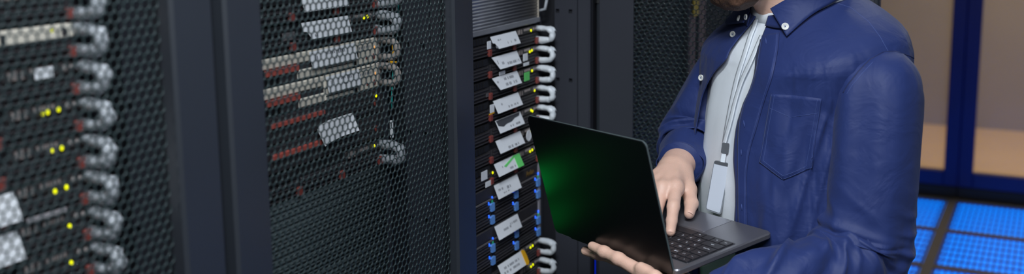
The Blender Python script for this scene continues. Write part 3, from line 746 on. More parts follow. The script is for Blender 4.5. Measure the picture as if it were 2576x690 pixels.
# ---------------------------------------------------------------- implicit body
def smin(a, b, k):
    h = np.clip(.5 + .5 * (b - a) / k, 0, 1); return b * (1 - h) + a * h - k * h * (1 - h)
def cap(p, a, b, r0, r1):
    a = np.asarray(a); b = np.asarray(b); d = b - a; t = np.clip(((p - a) @ d) / (d @ d), 0, 1)
    return np.linalg.norm(p - a - t[..., None] * d, axis=-1) - (r0 + (r1 - r0) * t)
def ell(p, c, r, ax=None):
    q = p - np.asarray(c)
    if ax is not None: q = q @ np.stack(ax, 1)
    q = q / np.asarray(r); k = np.linalg.norm(q, axis=-1); return (k - 1) * min(r)
def surface_net(fn, lo, hi, h):
    lo = np.asarray(lo, float); n = np.ceil((np.asarray(hi) - lo) / h).astype(int) + 1
    g = np.stack(np.meshgrid(*[lo[i] + h * np.arange(n[i]) for i in range(3)], indexing='ij'), -1)
    S = fn(g.reshape(-1, 3)).reshape(n)
    ins = S < 0; nc = n - 1
    acc = np.zeros((*nc, 3)); cnt = np.zeros(nc)
    offs = [(0,0,0),(1,0,0),(0,1,0),(1,1,0),(0,0,1),(1,0,1),(0,1,1),(1,1,1)]
    def sl(o): return S[o[0]:o[0]+nc[0], o[1]:o[1]+nc[1], o[2]:o[2]+nc[2]]
    for a in offs:
        for ax in range(3):
            if a[ax] == 1: continue
            b = list(a); b[ax] = 1; va, vb = sl(a), sl(b); cr = (va < 0) != (vb < 0)
            t = np.where(cr, va / np.where(cr, va - vb, 1), 0); p = np.zeros((*nc, 3))
            for q in range(3): p[..., q] = a[q]
            p[..., ax] = t; acc += np.where(cr[..., None], p, 0); cnt += cr
    act = cnt > 0; idx = -np.ones(nc, int); idx[act] = np.arange(act.sum())
    ijk = np.argwhere(act); V = lo + h * (ijk + acc[act] / cnt[act][:, None]); F = []
    for ax in range(3):
        a1, a2 = (ax + 1) % 3, (ax + 2) % 3
        s0 = [slice(1, nc[i]) for i in range(3)]; s0[ax] = slice(0, nc[ax]); s1 = list(s0); s1[ax] = slice(1, nc[ax] + 1)
        A = ins[tuple(s0)]; Bv = ins[tuple(s1)]
        e = np.argwhere(A != Bv); 
        if len(e) == 0: continue
        off = np.array([1, 1, 1]); off[ax] = 0; e2 = e + off; d1 = np.zeros(3, int); d1[a1] = 1; d2 = np.zeros(3, int); d2[a2] = 1
        def id_(q): return idx[q[:, 0], q[:, 1], q[:, 2]]
        quad = np.stack([id_(e2 - d1 - d2), id_(e2 - d2), id_(e2), id_(e2 - d1)], 1)
        fl = A[tuple(e.T)]; quad[~fl] = quad[~fl][:, ::-1]; F.append(quad)
    F = np.concatenate(F); F = F[(F >= 0).all(1)]
    return V, F
def smooth_mesh(V, F, it=4, lam=.5):
    n = len(V); E = np.concatenate([F[:, [0, 1]], F[:, [1, 2]], F[:, [2, 3]], F[:, [3, 0]]]); E = np.concatenate([E, E[:, ::-1]])
    deg = np.bincount(E[:, 0], minlength=n)[:, None]
    for i in range(it):
        for mu in (lam, -lam * 1.04):
            A = np.stack([np.bincount(E[:, 0], weights=V[E[:, 1], q], minlength=n) for q in range(3)], 1) / np.maximum(deg, 1); V = V + mu * (A - V)
    return V

# joints of the right hand, found from the picture and finger lengths
tip = onplane(1687, 583, LB + LW * .0112, LW)
rI = [tip]; 
for (px, py, ln) in ((1690, 556, .025), (1694, 520, .030), (1700, 474, .050)): rI.append(back(px, py, rI[-1], ln))
RW = back(1699, 424, rI[-1], .086)
hx = nrm(np.cross(rI[3] - RW, ray(1690, 480)))               # across the hand, towards the thumb side
if hx @ (atd(1740, 480, 1.9) - atd(1690, 480, 1.9)) < 0: hx = -hx
hn = nrm(np.cross(hx, rI[3] - RW));  hn = hn if hn @ (CAM - RW) > 0 else -hn        # back of the hand
def finger(mcp, d1, lens, bend, axis):
    P = [mcp]; d = nrm(d1)
    for ln, b in zip(lens, bend):
        c_, s_ = math.cos(b), math.sin(b); d = d * c_ + np.cross(axis, d) * s_ + axis * (axis @ d) * (1 - c_); P.append(P[-1] + d * ln)
    return P
fw = nrm(rI[3] - RW)
mM = rI[3] - hx * .0235 + fw * .003 - hn * .001; mR = rI[3] - hx * .046 - fw * .004 - hn * .003; mP = rI[3] - hx * .067 - fw * .016 - hn * .007
axb = -hx                                                       # bending axis
def curl(m, lens, b0, spread=.0):
    d = nrm(fw - hx * spread)
    A = finger(m, d, lens, b0, hx); Bq = finger(m, d, lens, [-x for x in b0], hx)
    return A if (A[-1] - m) @ hn < (Bq[-1] - m) @ hn else Bq
idx_dir = nrm(rI[2] - rI[3])
rM = curl(mM, (.052, .031, .026), (.55, .35, .25), .22); rR = curl(mR, (.047, .029, .025), (.6, .45, .3), .30); rP = curl(mP, (.037, .022, .021), (.6, .45, .3), .35)
tB = RW + fw * .018 + hx * .022 - hn * .010
tT = onplane(1734, 538, LB + LW * .015, LW); tI = back(1739, 513, tT, .029); tM = back(1732, 478, tI, .037)
E0 = atd(1750, 372, 2.06)
EL_R = E0
def rhand(p):
    d = None
    def u(x, k=.010):
        nonlocal d; d = x if d is None else smin(d, x, k)
    el = EL_R; wd = nrm(RW - el)
    u(cap(p, RW - wd * .10, RW - wd * .01 + hx * .004, .031, .0245)); u(cap(p, RW - wd * .06 - hx * .010, RW - hx * .011, .026, .0205), .02)
    for m, r0, r1 in ((rI[3], .019, .0128), (mM, .018, .0130), (mR, .017, .0122), (mP, .016, .0112)):
        u(cap(p, RW + (m - RW) * .12, m - hn * .004, r0, r1), .016)
    u(cap(p, RW + fw * .02 + hx * .008 - hn * .012, rI[3] - hx * .03 - hn * .016 - fw * .012, .017, .013), .018)
    for ch, rs in (([rI[3], rI[2], rI[1], rI[0]], (.0118, .0108, .0092, .0082)), (rM, (.0120, .0108, .0094, .0084)), (rR, (.0112, .0100, .0088, .0078)), (rP, (.0100, .0088, .0078, .0070))):
        fd = None
        for i in range(3):
            c_ = cap(p, ch[i], ch[i + 1], rs[i], rs[i + 1]); fd = c_ if fd is None else smin(fd, c_, .004)
        u(fd, .0075)
    u(cap(p, RW + fw * .012 + hx * .010 - hn * .006, tM, .0185, .0142), .016)
    fd = smin(cap(p, tM, tI, .0128, .0118), cap(p, tI, tT, .0118, .0092), .006); u(fd, .009)
    for m in (rI[3], mM, mR, mP):     # knuckles and tendons
        u(np.linalg.norm(p - (m + hn * .0005 - fw * .002), axis=-1) - .0112, .012)
        u(cap(p, RW + (m - RW) * .35 + hn * .0115, m + hn * .0068, .0035, .0048), .012)
    return d
allp = np.array(rI + rM + rR + rP + [tM, tI, tT, RW, RW - nrm(RW - EL_R) * .07])
V, F = surface_net(rhand, allp.min(0) - .03, allp.max(0) + .03, .0020); V = smooth_mesh(V, F, 3)
bodyV = [V]; bodyF = [F]

# left hand under the hinge edge
def edge_depth(px, py):
    r = ray(px, py); best = None
    for s_ in np.linspace(-.05, .35, 161):
        q = LB + LU * s_; c_ = (q - CAM) @ CM
        x = PP[0] + FPX * c_[0] / c_[2]
        if best is None or abs(x - px) < best[0]: best = (abs(x - px), c_[2])
    return best[1]
def le(px, py, off): return atd(px, py, edge_depth(px, py) + off)
lI = [le(1490, 620, -.015), le(1520, 635, -.019), le(1556, 652, -.018), le(1628, 694, -.006)]
lT = [le(1611, 673, -.020), le(1648, 697, -.018), le(1697, 738, -.004)]
LWR = atd(1778, 772, 1.655)
EL_L = atd(2178, 690, 1.745)
lM = [LB + LU * .245 + LV * .012 - LW * .030, LB + LU * .22 + LV * .02 - LW * .032, LB + LU * .185 + LV * .03 - LW * .034, LB + LU * .135 + LV * .042 - LW * .036]
lR = [LB + LU * .240 + LV * .040 - LW * .027, LB + LU * .215 + LV * .046 - LW * .032, LB + LU * .178 + LV * .052 - LW * .034, LB + LU * .13 + LV * .062 - LW * .038]
lP = [LB + LU * .215 + LV * .066 - LW * .026, LB + LU * .195 + LV * .070 - LW * .031, LB + LU * .168 + LV * .075 - LW * .034, LB + LU * .125 + LV * .084 - LW * .038]
def lhand(p):
    d = None
    def u(x, k=.010):
        nonlocal d; d = x if d is None else smin(d, x, k)
    wd = nrm(LWR - EL_L)
    u(cap(p, LWR - wd * .10, LWR, .031, .025))
    for ch, rs in ((lI, (.0080, .0094, .0100, .0125)), (lM, (.0082, .0094, .0106, .0125)), (lR, (.0078, .009, .010, .012)), (lP, (.007, .008, .009, .011))):
        fd = None
        for i in range(3):
            c_ = cap(p, ch[i], ch[i + 1], rs[i], rs[i + 1]); fd = c_ if fd is None else smin(fd, c_, .008)
        u(fd, .006); u(cap(p, ch[3], LWR, rs[3], .02), .016)
    fd = smin(cap(p, lT[0], lT[1], .0080, .0098), cap(p, lT[1], lT[2], .0098, .0120), .006); u(fd, .008); u(cap(p, lT[2], LWR + LV * -.02, .0135, .019), .014)
    return d
allp = np.array(lI + lT + lM + lR + lP + [LWR, LWR - nrm(LWR - EL_L) * .08])
V, F = surface_net(lhand, allp.min(0) - .03, allp.max(0) + .03, .0024); V = smooth_mesh(V, F, 3)
bodyV.append(V); bodyF.append(F)

# head, neck, trunk and arms inside the clothes
HC = B(-.030, .116, 1.637)                                     # skull centre, head bowed
HD = nrm(BF * .93 - np.array([0, 0, .37])); HL = BLF.copy(); HUP = np.cross(HD, HL); HUP = HUP if HUP[2] > 0 else -HUP
def hp(r, f, u): return HC + HL * r + HD * f + HUP * u
def headsdf(p):
    ax = (HL, HD, HUP)
    d = ell(p, hp(0, -.01, .028), (.076, .098, .092), ax)
    d = smin(d, ell(p, hp(0, .020, -.040), (.062, .070, .080), ax), .03)
    d = smin(d, ell(p, hp(0, .058, -.098), (.034, .030, .024), ax), .03)           # chin
    d = smin(d, cap(p, hp(0, .088, .005), hp(0, .104, -.030), .009, .014), .012)     # nose
    for s in (-1, 1):
        d = smin(d, cap(p, hp(s * .05, .0, -.075), hp(s * .02, .06, -.1), .022, .02), .02)   # jaw
        d = smin(d, cap(p, hp(s * .015, .083, .022), hp(s * .045, .070, .024), .008, .008), .012)  # brow
        d = -smin(-d, np.linalg.norm(p - hp(s * .032, .096, .004), axis=-1) - .016, .010)  # eye socket
        d = smin(d, np.linalg.norm(p - hp(s * .032, .070, .004), axis=-1) - .0125, .003)
        d = smin(d, ell(p, hp(s * .078, -.012, -.005), (.008, .018, .032), ax), .006)    # ear
    d = smin(d, cap(p, hp(-.022, .083, -.062), hp(.022, .083, -.062), .006, .006), .006)    # lips
    d = smin(d, cap(p, hp(-.018, .081, -.070), hp(.018, .081, -.070), .007, .007), .004)
    return d
def trunk(p):
    d = headsdf(p)
    d = smin(d, cap(p, B(0, -.015, 1.48), hp(.012, -.045, -.06), .060, .057), .03)
    d = smin(d, cap(p, B(.002, .016, 1.47), hp(.010, -.010, -.085), .050, .046), .03)
    q = (p - PC); lp = np.stack([q @ BLF, q @ BF, q[:, 2]], 1)
    d = smin(d, ell(lp, (0, 0, 1.30), (.165, .105, .20)), .05); d = smin(d, ell(lp, (0, 0, 1.08), (.15, .105, .18)), .06); d = smin(d, ell(lp, (0, -.01, .93), (.16, .115, .13)), .05)
    for s, e, w_ in ((1, EL_L, LWR), (-1, EL_R, RW)):
        sh = B(s * .160, 0, 1.395); d = smin(d, cap(p, sh, e, .046, .038), .04); d = smin(d, cap(p, e, w_ - nrm(w_ - e) * .03, .040, .026), .02)
    d = smin(d, cap(p, B(-.1, 0, 1.425), B(.1, 0, 1.425), .040, .040), .05)
    for s in (-1, 1):
        d = smin(d, cap(p, B(s * .09, -.01, .88), B(s * .10, .01, .48), .080, .055), .04); d = smin(d, cap(p, B(s * .10, .01, .48), B(s * .105, -.01, .09), .052, .036), .03)
        d = smin(d, cap(p, B(s * .105, -.03, .05), B(s * .115, .13, .035), .030, .028), .02)
    return d
V, F = surface_net(trunk, np.minimum(B(-.36, -.22, 0), np.minimum(B(.36, .4, 0), PC - .42)) * [1, 1, 0] + [0, 0, -.005], np.maximum(B(.36, -.22, 1.8), PC + [.42, .42, 1.8]), .0075)
V = smooth_mesh(V, F, 3)
bodyV.append(V); bodyF.append(F)
off = 0; FF = []
for v_, f_ in zip(bodyV, bodyF): FF.append(f_ + off); off += len(v_)
man = thing('person', 'bearded man in open navy shirt and white T-shirt typing on the laptop he holds', 'person', tuple(PC))
def under(o, parent=None):
    """keep world-space vertices while parented to the man"""
    o.parent = parent or man
    if parent is None or parent == man: o.matrix_parent_inverse = Matrix.Translation(-Vector(PC))
    return o
body = under(ob('body', npmesh('body', np.concatenate(bodyV), np.concatenate(FF)), M_SKIN))
# beard and hair: shells over the skull
def beard(p):
    d = headsdf(p) - .006 - .003 * vnoise(p * 90, 3)
    q = p - HC; r, f_, u_ = q @ HL, q @ HD, q @ HUP
    lim = np.maximum(u_ + .045 + np.clip(.05 - np.abs(r), 0, .05) * .1, -(f_ + .012))
    lim = np.maximum(lim, -(np.abs(u_ + .066) + np.abs(r) * .35 - .011))
    return np.maximum(d, lim)
V, F = surface_net(beard, np.array(HC) - .17, np.array(HC) + .17, .004); V = smooth_mesh(V, F, 2)
under(ob('beard', npmesh('beard', V, F), M_BEARD))
def hairf(p):
    d = headsdf(p) - .013 - .004 * vnoise(p * 60, 5); q = p - HC; f_, u_ = q @ HD, q @ HUP
    return np.maximum(d, np.maximum(.028 - u_ - np.clip(-f_ , -.02, .08) * 1.1, f_ - .075 + np.clip(.07 - u_, 0, 1) * .9))
V, F = surface_net(hairf, np.array(HC) - .18, np.array(HC) + .18, .005); V = smooth_mesh(V, F, 2)
under(ob('hair', npmesh('hair', V, F), M_HAIR))
for s in (-1, 1):
    ey = under(MB().ball(hp(s * .032, .0765, .004), .0095, 12, 8).build('eye', mat('eye_white', srgb(214, 208, 202), .2), None, True))
    ir = MB().ball(hp(s * .032, .0800, .0015), .0068, 12, 8).build('iris', mat('iris_brown', srgb(50, 34, 24), .15), None, True); ir.parent = ey
# nails
def nail(c, n_, along, w_, l_):
    n_ = nrm(n_); along = nrm(along - n_ * (n_ @ along)); sd = np.cross(n_, along); v = []; f = []
    for i in range(7):
        for j in range(7):
            a, b_ = (i / 6 - .5) * 2, (j / 6 - .5) * 2; k_ = max(1, math.hypot(a, b_) ** .6)
            v.append(c + sd * a * w_ / k_ * .95 + along * b_ * l_ / k_ - n_ * (.42 * w_ * a * a / k_ + .10 * l_ * b_ * b_ / k_))
    f = [(i*7+j, (i+1)*7+j, (i+1)*7+j+1, i*7+j+1) for i in range(6) for j in range(6)]
    under(MB().add(v, f).build('fingernail', M_NAIL, None, True))
dI = nrm(rI[0] - rI[1]); nI = nrm(hn - dI * (hn @ dI)); nail(rI[0] + nI * .0072 + dI * .0005, nI, dI, .0055, .0064)
dT = nrm(tT - tI); nT = nrm(np.cross(dT, hx)); nT = nT if nT @ (CAM - tT) > 0 else -nT; nT = nrm(nT + hx * .55); nail(tT + nT * .0084 + dT * .0005, nT, dT, .0066, .0075)

# ---------------------------------------------------------------- clothes
TZ  = [.90, .98, 1.06, 1.14, 1.22, 1.30, 1.36, 1.41, 1.45, 1.48, 1.500, 1.515]
TA  = [.172, .170, .168, .168, .172, .180, .192, .202, .196, .154, .102, .066]
TBF = [.134, .140, .145, .147, .146, .142, .134, .126, .112, .094, .076, .062]
TBB = [.115, .112, .108, .106, .110, .114, .116, .114, .106, .094, .080, .066]
def spl(z, T_): # smooth interpolation of the section tables
    zz = np.asarray(z, float); return (np.interp(zz - .012, TZ, T_) + 2 * np.interp(zz, TZ, T_) + np.interp(zz + .012, TZ, T_)) / 4
def torso(phi, z, off):
    """phi from the front midline, positive to his left; returns body coordinates"""
    a = spl(z, TA) + off; bf = spl(z, TBF) + off; bb = spl(z, TBB) + off; e = .82 - .14 * np.clip((z - 1.34) / .08, 0, 1) * np.clip((1.50 - z) / .04, 0, 1)
    s = np.sign(np.sin(phi)) * np.abs(np.sin(phi)) ** e; c_ = np.sign(np.cos(phi)) * np.abs(np.cos(phi)) ** e
    f_ = np.where(c_ > 0, bf, bb) * c_ ; t = np.clip((z - 1.36) / .14, 0, 1); t = t * t * (3 - 2 * t)
    return np.stack([a * s, f_ + .012 * t, z - t * (.42 * np.maximum(f_, 0) + .20 * np.minimum(f_, 0) + .004)], -1)
def grid_faces(n, m, wrap=False):
    i, j = np.meshgrid(np.arange(n - 1), np.arange(m if wrap else m - 1), indexing='ij'); j2 = (j + 1) % m
    return np.stack([i * m + j, i * m + j2, (i + 1) * m + j2, (i + 1) * m + j], -1).reshape(-1, 4)
# T-shirt
nz, nph = 90, 120
def roomy(z): return .020 * np.clip((1.40 - z) / .22, 0, 1)
zz = np.linspace(.90, 1.513, nz); ph = np.linspace(-math.pi, math.pi, nph, endpoint=False)
PH, ZZ = np.meshgrid(ph, zz); G = torso(PH, ZZ, roomy(ZZ))
fold = .0022 * vnoise(np.stack([PH * 5, ZZ * 3, PH * 0], -1), 4) + .0014 * vnoise(np.stack([PH * 12, ZZ * 5 + PH * 3, PH * 0], -1), 6)
fold *= np.clip((1.46 - ZZ) / .1, 0, 1); nrm2 = np.stack([np.sin(PH), np.cos(PH), PH * 0], -1); G = G + nrm2 * fold[..., None]
tee_w = Barr(G); tee_v = tee_w.reshape(-1, 3); tee_f = grid_faces(nz, nph, True)
tee = under(ob('t_shirt', npmesh('t_shirt', tee_v, tee_f), M_TEE)); tee_bvh = BVHTree.FromPolygons([tuple(p) for p in tee_v], [tuple(map(int, q)) for q in tee_f])
sd = tee.modifiers.new('thickness', 'SOLIDIFY'); sd.thickness = .002; sd.offset = -1
# crew neck rib
rg = Barr(torso(ph, np.full(nph, 1.508), .0012)); rb = MB(); rb.tube([tuple(p) for p in rg], .0068, 8, closed=True)
rv = np.array(rb.v); cen = np.repeat(rg, 8, 0); dd = rv - cen; dd[:, 2] *= 1.9; rb.v = [tuple(p) for p in cen + dd]
o = rb.build('neck_rib', M_TEE, None, True); o.parent = tee
# navy shirt: from his left front edge round the back to his right front edge
def hit(px, py, bvh, off=0.):
    r = ray(px, py); h = bvh.ray_cast(Vector(CAM), Vector(nrm(r)))
    if h[0] is None: return None
    n_ = np.array(h[1]); n_ = n_ if n_ @ r < 0 else -n_
    return np.array(h[0]) + n_ * off
edgeL = [(1930, 62), (1913, 92), (1908, 130), (1900, 180), (1886, 225), (1868, 262), (1858, 300), (1855, 350), (1854, 420), (1855, 480), (1856, 545), (1858, 620), (1860, 690)]
edgeR = [(1884, 60), (1868, 96), (1846, 118), (1826, 150), (1804, 176), (1786, 200), (1772, 222), (1760, 245), (1750, 300), (1744, 350), (1740, 400), (1738, 450), (1738, 560)]
def edge_phi(px_list, side):
    """front edge of the shirt as angle against height"""
    zs_, ps_ = [], []
    big = torso(PH, ZZ, .011 + roomy(ZZ)); bw = Barr(big).reshape(-1, 3); bv = BVHTree.FromPolygons([tuple(p) for p in bw], [tuple(map(int, q)) for q in tee_f])
    for (x, y) in px_list:
        r = ray(x, y); h = bv.ray_cast(Vector(CAM), Vector(nrm(r)))
        if h[0] is None: continue
        k_ = int(h[2]); i, j = divmod(k_, nph); zs_.append(zz[i]); ps_.append(ph[j] + math.pi / nph)
    o_ = np.argsort(zs_); return np.array(zs_)[o_], np.array(ps_)[o_]
zl, pl = edge_phi(edgeL, 1); zr, pr = edge_phi(edgeR, -1)
def sm_edge(z, a, b):
    return sum(np.interp(z + d, a, b) for d in (-.02, -.01, 0, .01, .02)) / 5
ns, nt_ = 190, 260
zs = np.linspace(.86, 1.512, ns); G = np.zeros((ns, nt_, 3)); PHI = np.zeros((ns, nt_)); tt = np.linspace(0, 1, nt_)
tt = tt + .0
for i, z in enumerate(zs):
    a0 = sm_edge(z, zl, pl); a1 = sm_edge(z, zr, pr); PHI[i] = a0 + (2 * math.pi + a1 - a0) * tt
ZS = np.repeat(zs[:, None], nt_, 1); PW = (PHI + math.pi) % (2 * math.pi) - math.pi
G = torso(PW, ZS, .011 + roomy(ZS))
low = np.clip((1.36 - ZS) / .12, 0, 1)
edge = np.minimum(tt, 1 - tt)[None, :] * np.ones((ns, 1))
fl = .005 * np.exp(-(edge / .03) ** 2) * low                                       # fronts stand off a little
loose = .010 * np.clip((1.34 - ZS) / .25, 0, 1) * np.clip(edge / .08, 0, 1)                                      # roomy body
# folds: long drapes from the shoulder and armpit, plus small creases
Pw = np.stack([PHI, ZS, PHI * 0], -1)
def ridge(x): return 1 - np.abs(x) * 2
dr = vnoise(np.stack([PHI * 4.2 + ZS * 9.0, ZS * 3.0 - PHI * .8, PHI * 0 + 1.3], -1), 11)
dr2 = ridge(vnoise(np.stack([PHI * 6.5 - ZS * 7, ZS * 4.0, PHI * 0 + 4.1], -1), 12))
dr3 = ridge(vnoise(np.stack([PHI * 13 + ZS * 16, ZS * 5.0, PHI * 0 + 7.7], -1), 17))
cr = vnoise(np.stack([PHI * 16, ZS * 30, PHI * 0], -1), 13)
top = np.clip((1.485 - ZS) / .15, 0, 1)
ins = np.clip(edge / .06, .15, 1)
disp = fl + loose + (.0085 * dr + .0050 * dr2 + .0010 * cr + .0018 * dr3) * top * ins
N2 = np.stack([np.sin(PW), np.cos(PW), PW * 0], -1); G = G + N2 * disp[..., None]
sh_v = Barr(G).reshape(-1, 3); sh_f = grid_faces(ns, nt_)[:, ::-1]
shirt = under(ob('shirt', npmesh('shirt', sh_v, sh_f), M_SHIRT)); tag(shirt, 'open navy cotton shirt')
sd = shirt.modifiers.new('thickness', 'SOLIDIFY'); sd.thickness = .0016; sd.offset = 0
# sleeves
def sleeve(path, radii, n=150, m=96, seed=0, folds=None, cuff=None):
    P = catmull(path, n); R = catmull(np.array(radii)[:, None], n)[:, 0]; T_ = np.gradient(P, axis=0); T_ /= np.linalg.norm(T_, axis=1)[:, None]
    nn = nrm(np.cross(T_[0], (0, 0, 1.) if abs(T_[0][2]) < .8 else BF)); v = np.zeros((n, m, 3)); th = np.linspace(0, 2 * math.pi, m, endpoint=False); NN = []
    for i in range(n):
        nn = nrm(nn - T_[i] * (nn @ T_[i])); bb = np.cross(T_[i], nn); dirs = np.cos(th)[:, None] * nn + np.sin(th)[:, None] * bb; v[i] = dirs; NN.append(dirs)
    s_ = np.repeat(np.linspace(0, 1, n)[:, None], m, 1); c3 = v * 1.0
    d = folds(s_, th[None, :] * np.ones((n, 1)), v, P) if folds else 0
    pts = P[:, None, :] + v * (R[:, None] + d)[..., None]
    return pts.reshape(-1, 3), grid_faces(n, m, True), P, T_
CUFF_L = LWR - nrm(LWR - EL_L) * .018
shL = B(.186, -.004, 1.372)
pathL = [B(.150, -.006, 1.415), shL, atd(2207, 235, 1.735), atd(2197, 380, 1.735), atd(2184, 530, 1.742), atd(2163, 640, 1.745), atd(2085, 694, 1.715), atd(1960, 712, 1.680), CUFF_L]
radL = [.036, .0595, .0715, .0725, .072, .071, .065, .057, .044]
def foldsL(s, th, dirs, P):
    el = np.exp(-((s - .60) / .10) ** 2); inner = np.clip(dirs @ nrm(nrm(LWR - EL_L) + np.array([0, 0, .9])), 0, 1)
    # gathered folds wrapping the inner elbow and running down the forearm
    fo = np.clip((s - .56) / .08, 0, 1)
    q = np.stack([s * 22 + np.cos(th) * 1.4, np.cos(th) * .9 + s * 2, np.sin(th) * .9], -1)
    a = (1 - 2 * np.abs(vnoise(q, 21))) * .0095 * np.clip(el * 1.1 + fo * .8, 0, 1)
    b_ = vnoise(np.stack([s * 26, np.cos(th) * 1.6, np.sin(th) * 1.6 + s * 6], -1), 22) * .0045 * (el + fo * .8)
    c_ = vnoise(np.stack([s * 3.0, np.cos(th) * 2.1, np.sin(th) * 2.1], -1), 23) * .0055
    w_ = vnoise(np.stack([s * 60, np.cos(th) * 3, np.sin(th) * 3], -1), 24) * .0003
    bis = nrm(nrm(shL - EL_L) + nrm(LWR - EL_L)); dth = np.arccos(np.clip(dirs @ bis, -1, 1)); g = 0
    for (s0, sl_, w0, A) in ((.505, .030, .010, .006), (.545, .020, .009, .008), (.582, -.004, .008, -.010), (.610, -.016, .009, .009), (.642, -.026, .009, .007), (.668, -.012, .007, -.006), (.694, -.036, .010, .008), (.735, -.030, .010, .006), (.775, -.040, .011, .006), (.83, -.030, .012, .005)):
        g = g + A * np.exp(-((s - s0 - sl_ * dth) / w0) ** 2) * np.exp(-(dth / 1.7) ** 2)
    side = .25 + .75 * np.clip(1.35 - dth / 1.9, 0, 1)
    return (a + b_) * side + c_ + w_ + g
v_, f_, P_, T_ = sleeve(pathL, radL, 220, 128, 0, foldsL)
slL = ob('sleeve', npmesh('sleeve', v_, f_[:, ::-1]), M_SHIRT); slL.parent = shirt; slLv, slLf = v_, f_
wdR = nrm(RW - EL_R); CUFF_R = RW - wdR * .030
pathR = [B(-.140, -.006, 1.42), B(-.178, 0, 1.385), B(-.19, 0, 1.42) * .55 + EL_R * .45, EL_R - wdR * .012 + np.array([0, 0, .03]), EL_R + wdR * .035, EL_R * .45 + CUFF_R * .55, CUFF_R]
radR = [.036, .062, .066, .062, .060, .053, .0415]
def foldsR(s, th, dirs, P):
    el = np.exp(-((s - .58) / .10) ** 2)
    a = (1 - 2 * np.abs(vnoise(np.stack([s * 20, np.cos(th), np.sin(th)], -1), 31))) * .011 * el
    return a + vnoise(np.stack([s * 7, np.cos(th) * 1.8, np.sin(th) * 1.8], -1), 32) * .005
v_, f_, P2, T2 = sleeve(pathR, radR, 150, 96, 1, foldsR)
slR = ob('sleeve', npmesh('sleeve', v_, f_[:, ::-1]), M_SHIRT); slR.parent = shirt; slRv, slRf = v_, f_
for o in (slL, slR):
    sd = o.modifiers.new('thickness', 'SOLIDIFY'); sd.thickness = .0018; sd.offset = 0
# cuffs
for (c_, d_, r_) in ((CUFF_R, wdR, .0415), (CUFF_L, nrm(LWR - EL_L), .047)):
    b = MB(); b.tube([c_ - d_ * .055, c_ - d_ * .05, c_ - d_ * .004, c_, c_ - d_ * .001, c_ - d_ * .03], [r_ + .0075, r_ + .0065, r_ + .0012, r_ - .0002, r_ - .003, r_ - .002], 48, cap=False)
    o = b.build('cuff', M_SHIRT, None, True); o.parent = shirt

allv = np.concatenate([sh_v, slLv, slRv]); allf = np.concatenate([sh_f, slLf + len(sh_v), slRf + len(sh_v) + len(slLv)])
cloth_bvh = BVHTree.FromPolygons([tuple(p) for p in sh_v], [tuple(map(int, q)) for q in sh_f])
full_bvh = BVHTree.FromPolygons([tuple(p) for p in allv], [tuple(map(int, q)) for q in allf])
def patch(name, quadpx, m, bvh, off=.002, n=(14, 14), th=.0014, parent=None, smooth=True):
    """cloth panel laid on the garment: bilinear pixel quad dropped onto its surface"""
    q = np.array(quadpx, float); v = []; a, b_ = n; last = None
    for i in range(a + 1):
        for j in range(b_ + 1):
            s_, t_ = i / a, j / b_; p = (q[0] * (1 - s_) + q[1] * s_) * (1 - t_) + (q[3] * (1 - s_) + q[2] * s_) * t_
            h = hit(p[0], p[1], bvh, off)
            if h is None: h = last if last is not None else atd(p[0], p[1], 1.85)
            v.append(h); last = h
    b2 = MB(); b2.add(v, [(i*(b_+1)+j, i*(b_+1)+j+1, (i+1)*(b_+1)+j+1, (i+1)*(b_+1)+j) for i in range(a) for j in range(b_)])
    o = b2.build(name, m, None, smooth); o.parent = parent if parent else shirt
    sd = o.modifiers.new('thickness', 'SOLIDIFY'); sd.thickness = th; sd.offset = 0
    return o
def stitch(pts, bvh, off=.0022, dash=True, parent=None, r=.00036, m=None):
    P = np.array(pts, float); L_ = np.concatenate([[0], np.cumsum(np.linalg.norm(np.diff(P, axis=0), axis=1))]); n = int(L_[-1] / 2.5) + 2
    X = np.interp(np.linspace(0, L_[-1], n), L_, P[:, 0]); Y = np.interp(np.linspace(0, L_[-1], n), L_, P[:, 1])
    H = [hit(x, y, bvh, off) for x, y in zip(X, Y)]; H = [h for h in H if h is not None]
    if len(H) < 3: return
    o = MB().tube(H, r, 5).build('stitching', m or M_STITCH, None, True); o.parent = parent if parent else shirt; return o
# front placket of his left panel
pk = [(1916, 92, 1962, 84), (1910, 130, 1958, 130), (1902, 180, 1946, 190), (1888, 226, 1930, 240), (1871, 264, 1916, 285), (1861, 305, 1903, 330), (1857, 360, 1888, 380), (1857, 430, 1880, 440), (1858, 500, 1880, 505), (1859, 560, 1881, 560), (1861, 640, 1882, 640)]
def strip(name, rows_, m, bvh, off, th=.0015, sub=6, across=5, parent=None):
    R_ = np.array(rows_, float); R_ = catmull(R_, (len(R_) - 1) * sub + 1); v = []; last = None
    for r in R_:
        for j in range(across + 1):
            t_ = j / across; h = hit(r[0] * (1 - t_) + r[2] * t_, r[1] * (1 - t_) + r[3] * t_, bvh, off)
            if h is None: h = last
            v.append(h); last = h
    k_ = next(i for i, x in enumerate(v) if x is not None); v = [x if x is not None else v[k_] for x in v]; c1 = across + 1
    b2 = MB(); b2.add(v, [(i*c1+j, i*c1+j+1, (i+1)*c1+j+1, (i+1)*c1+j) for i in range(len(R_) - 1) for j in range(across)])
    o = b2.build(name, m, None, True); o.parent = parent if parent else shirt
    sd = o.modifiers.new('thickness', 'SOLIDIFY'); sd.thickness = th; sd.offset = 0; return o
strip('placket', pk, M_SHIRT, cloth_bvh, .0022)
stitch([(r[2] - 4, r[3]) for r in pk], cloth_bvh, .0035)
stitch([(r[0] + 4, r[1]) for r in pk], cloth_bvh, .0035)
for (x, y) in ((1930, 105), (1875, 312), (1868, 384), (1869, 521)):
    h0, h1 = hit(x, y - 8, cloth_bvh, .0038), hit(x + 1, y + 8, cloth_bvh, .0038)
    if h0 is not None and h1 is not None:
        o = MB().tube([h0, (h0 + h1) / 2, h1], [.0004, .0009, .0004], 6).build('buttonhole', M_STITCH, None, True); o.parent = shirt
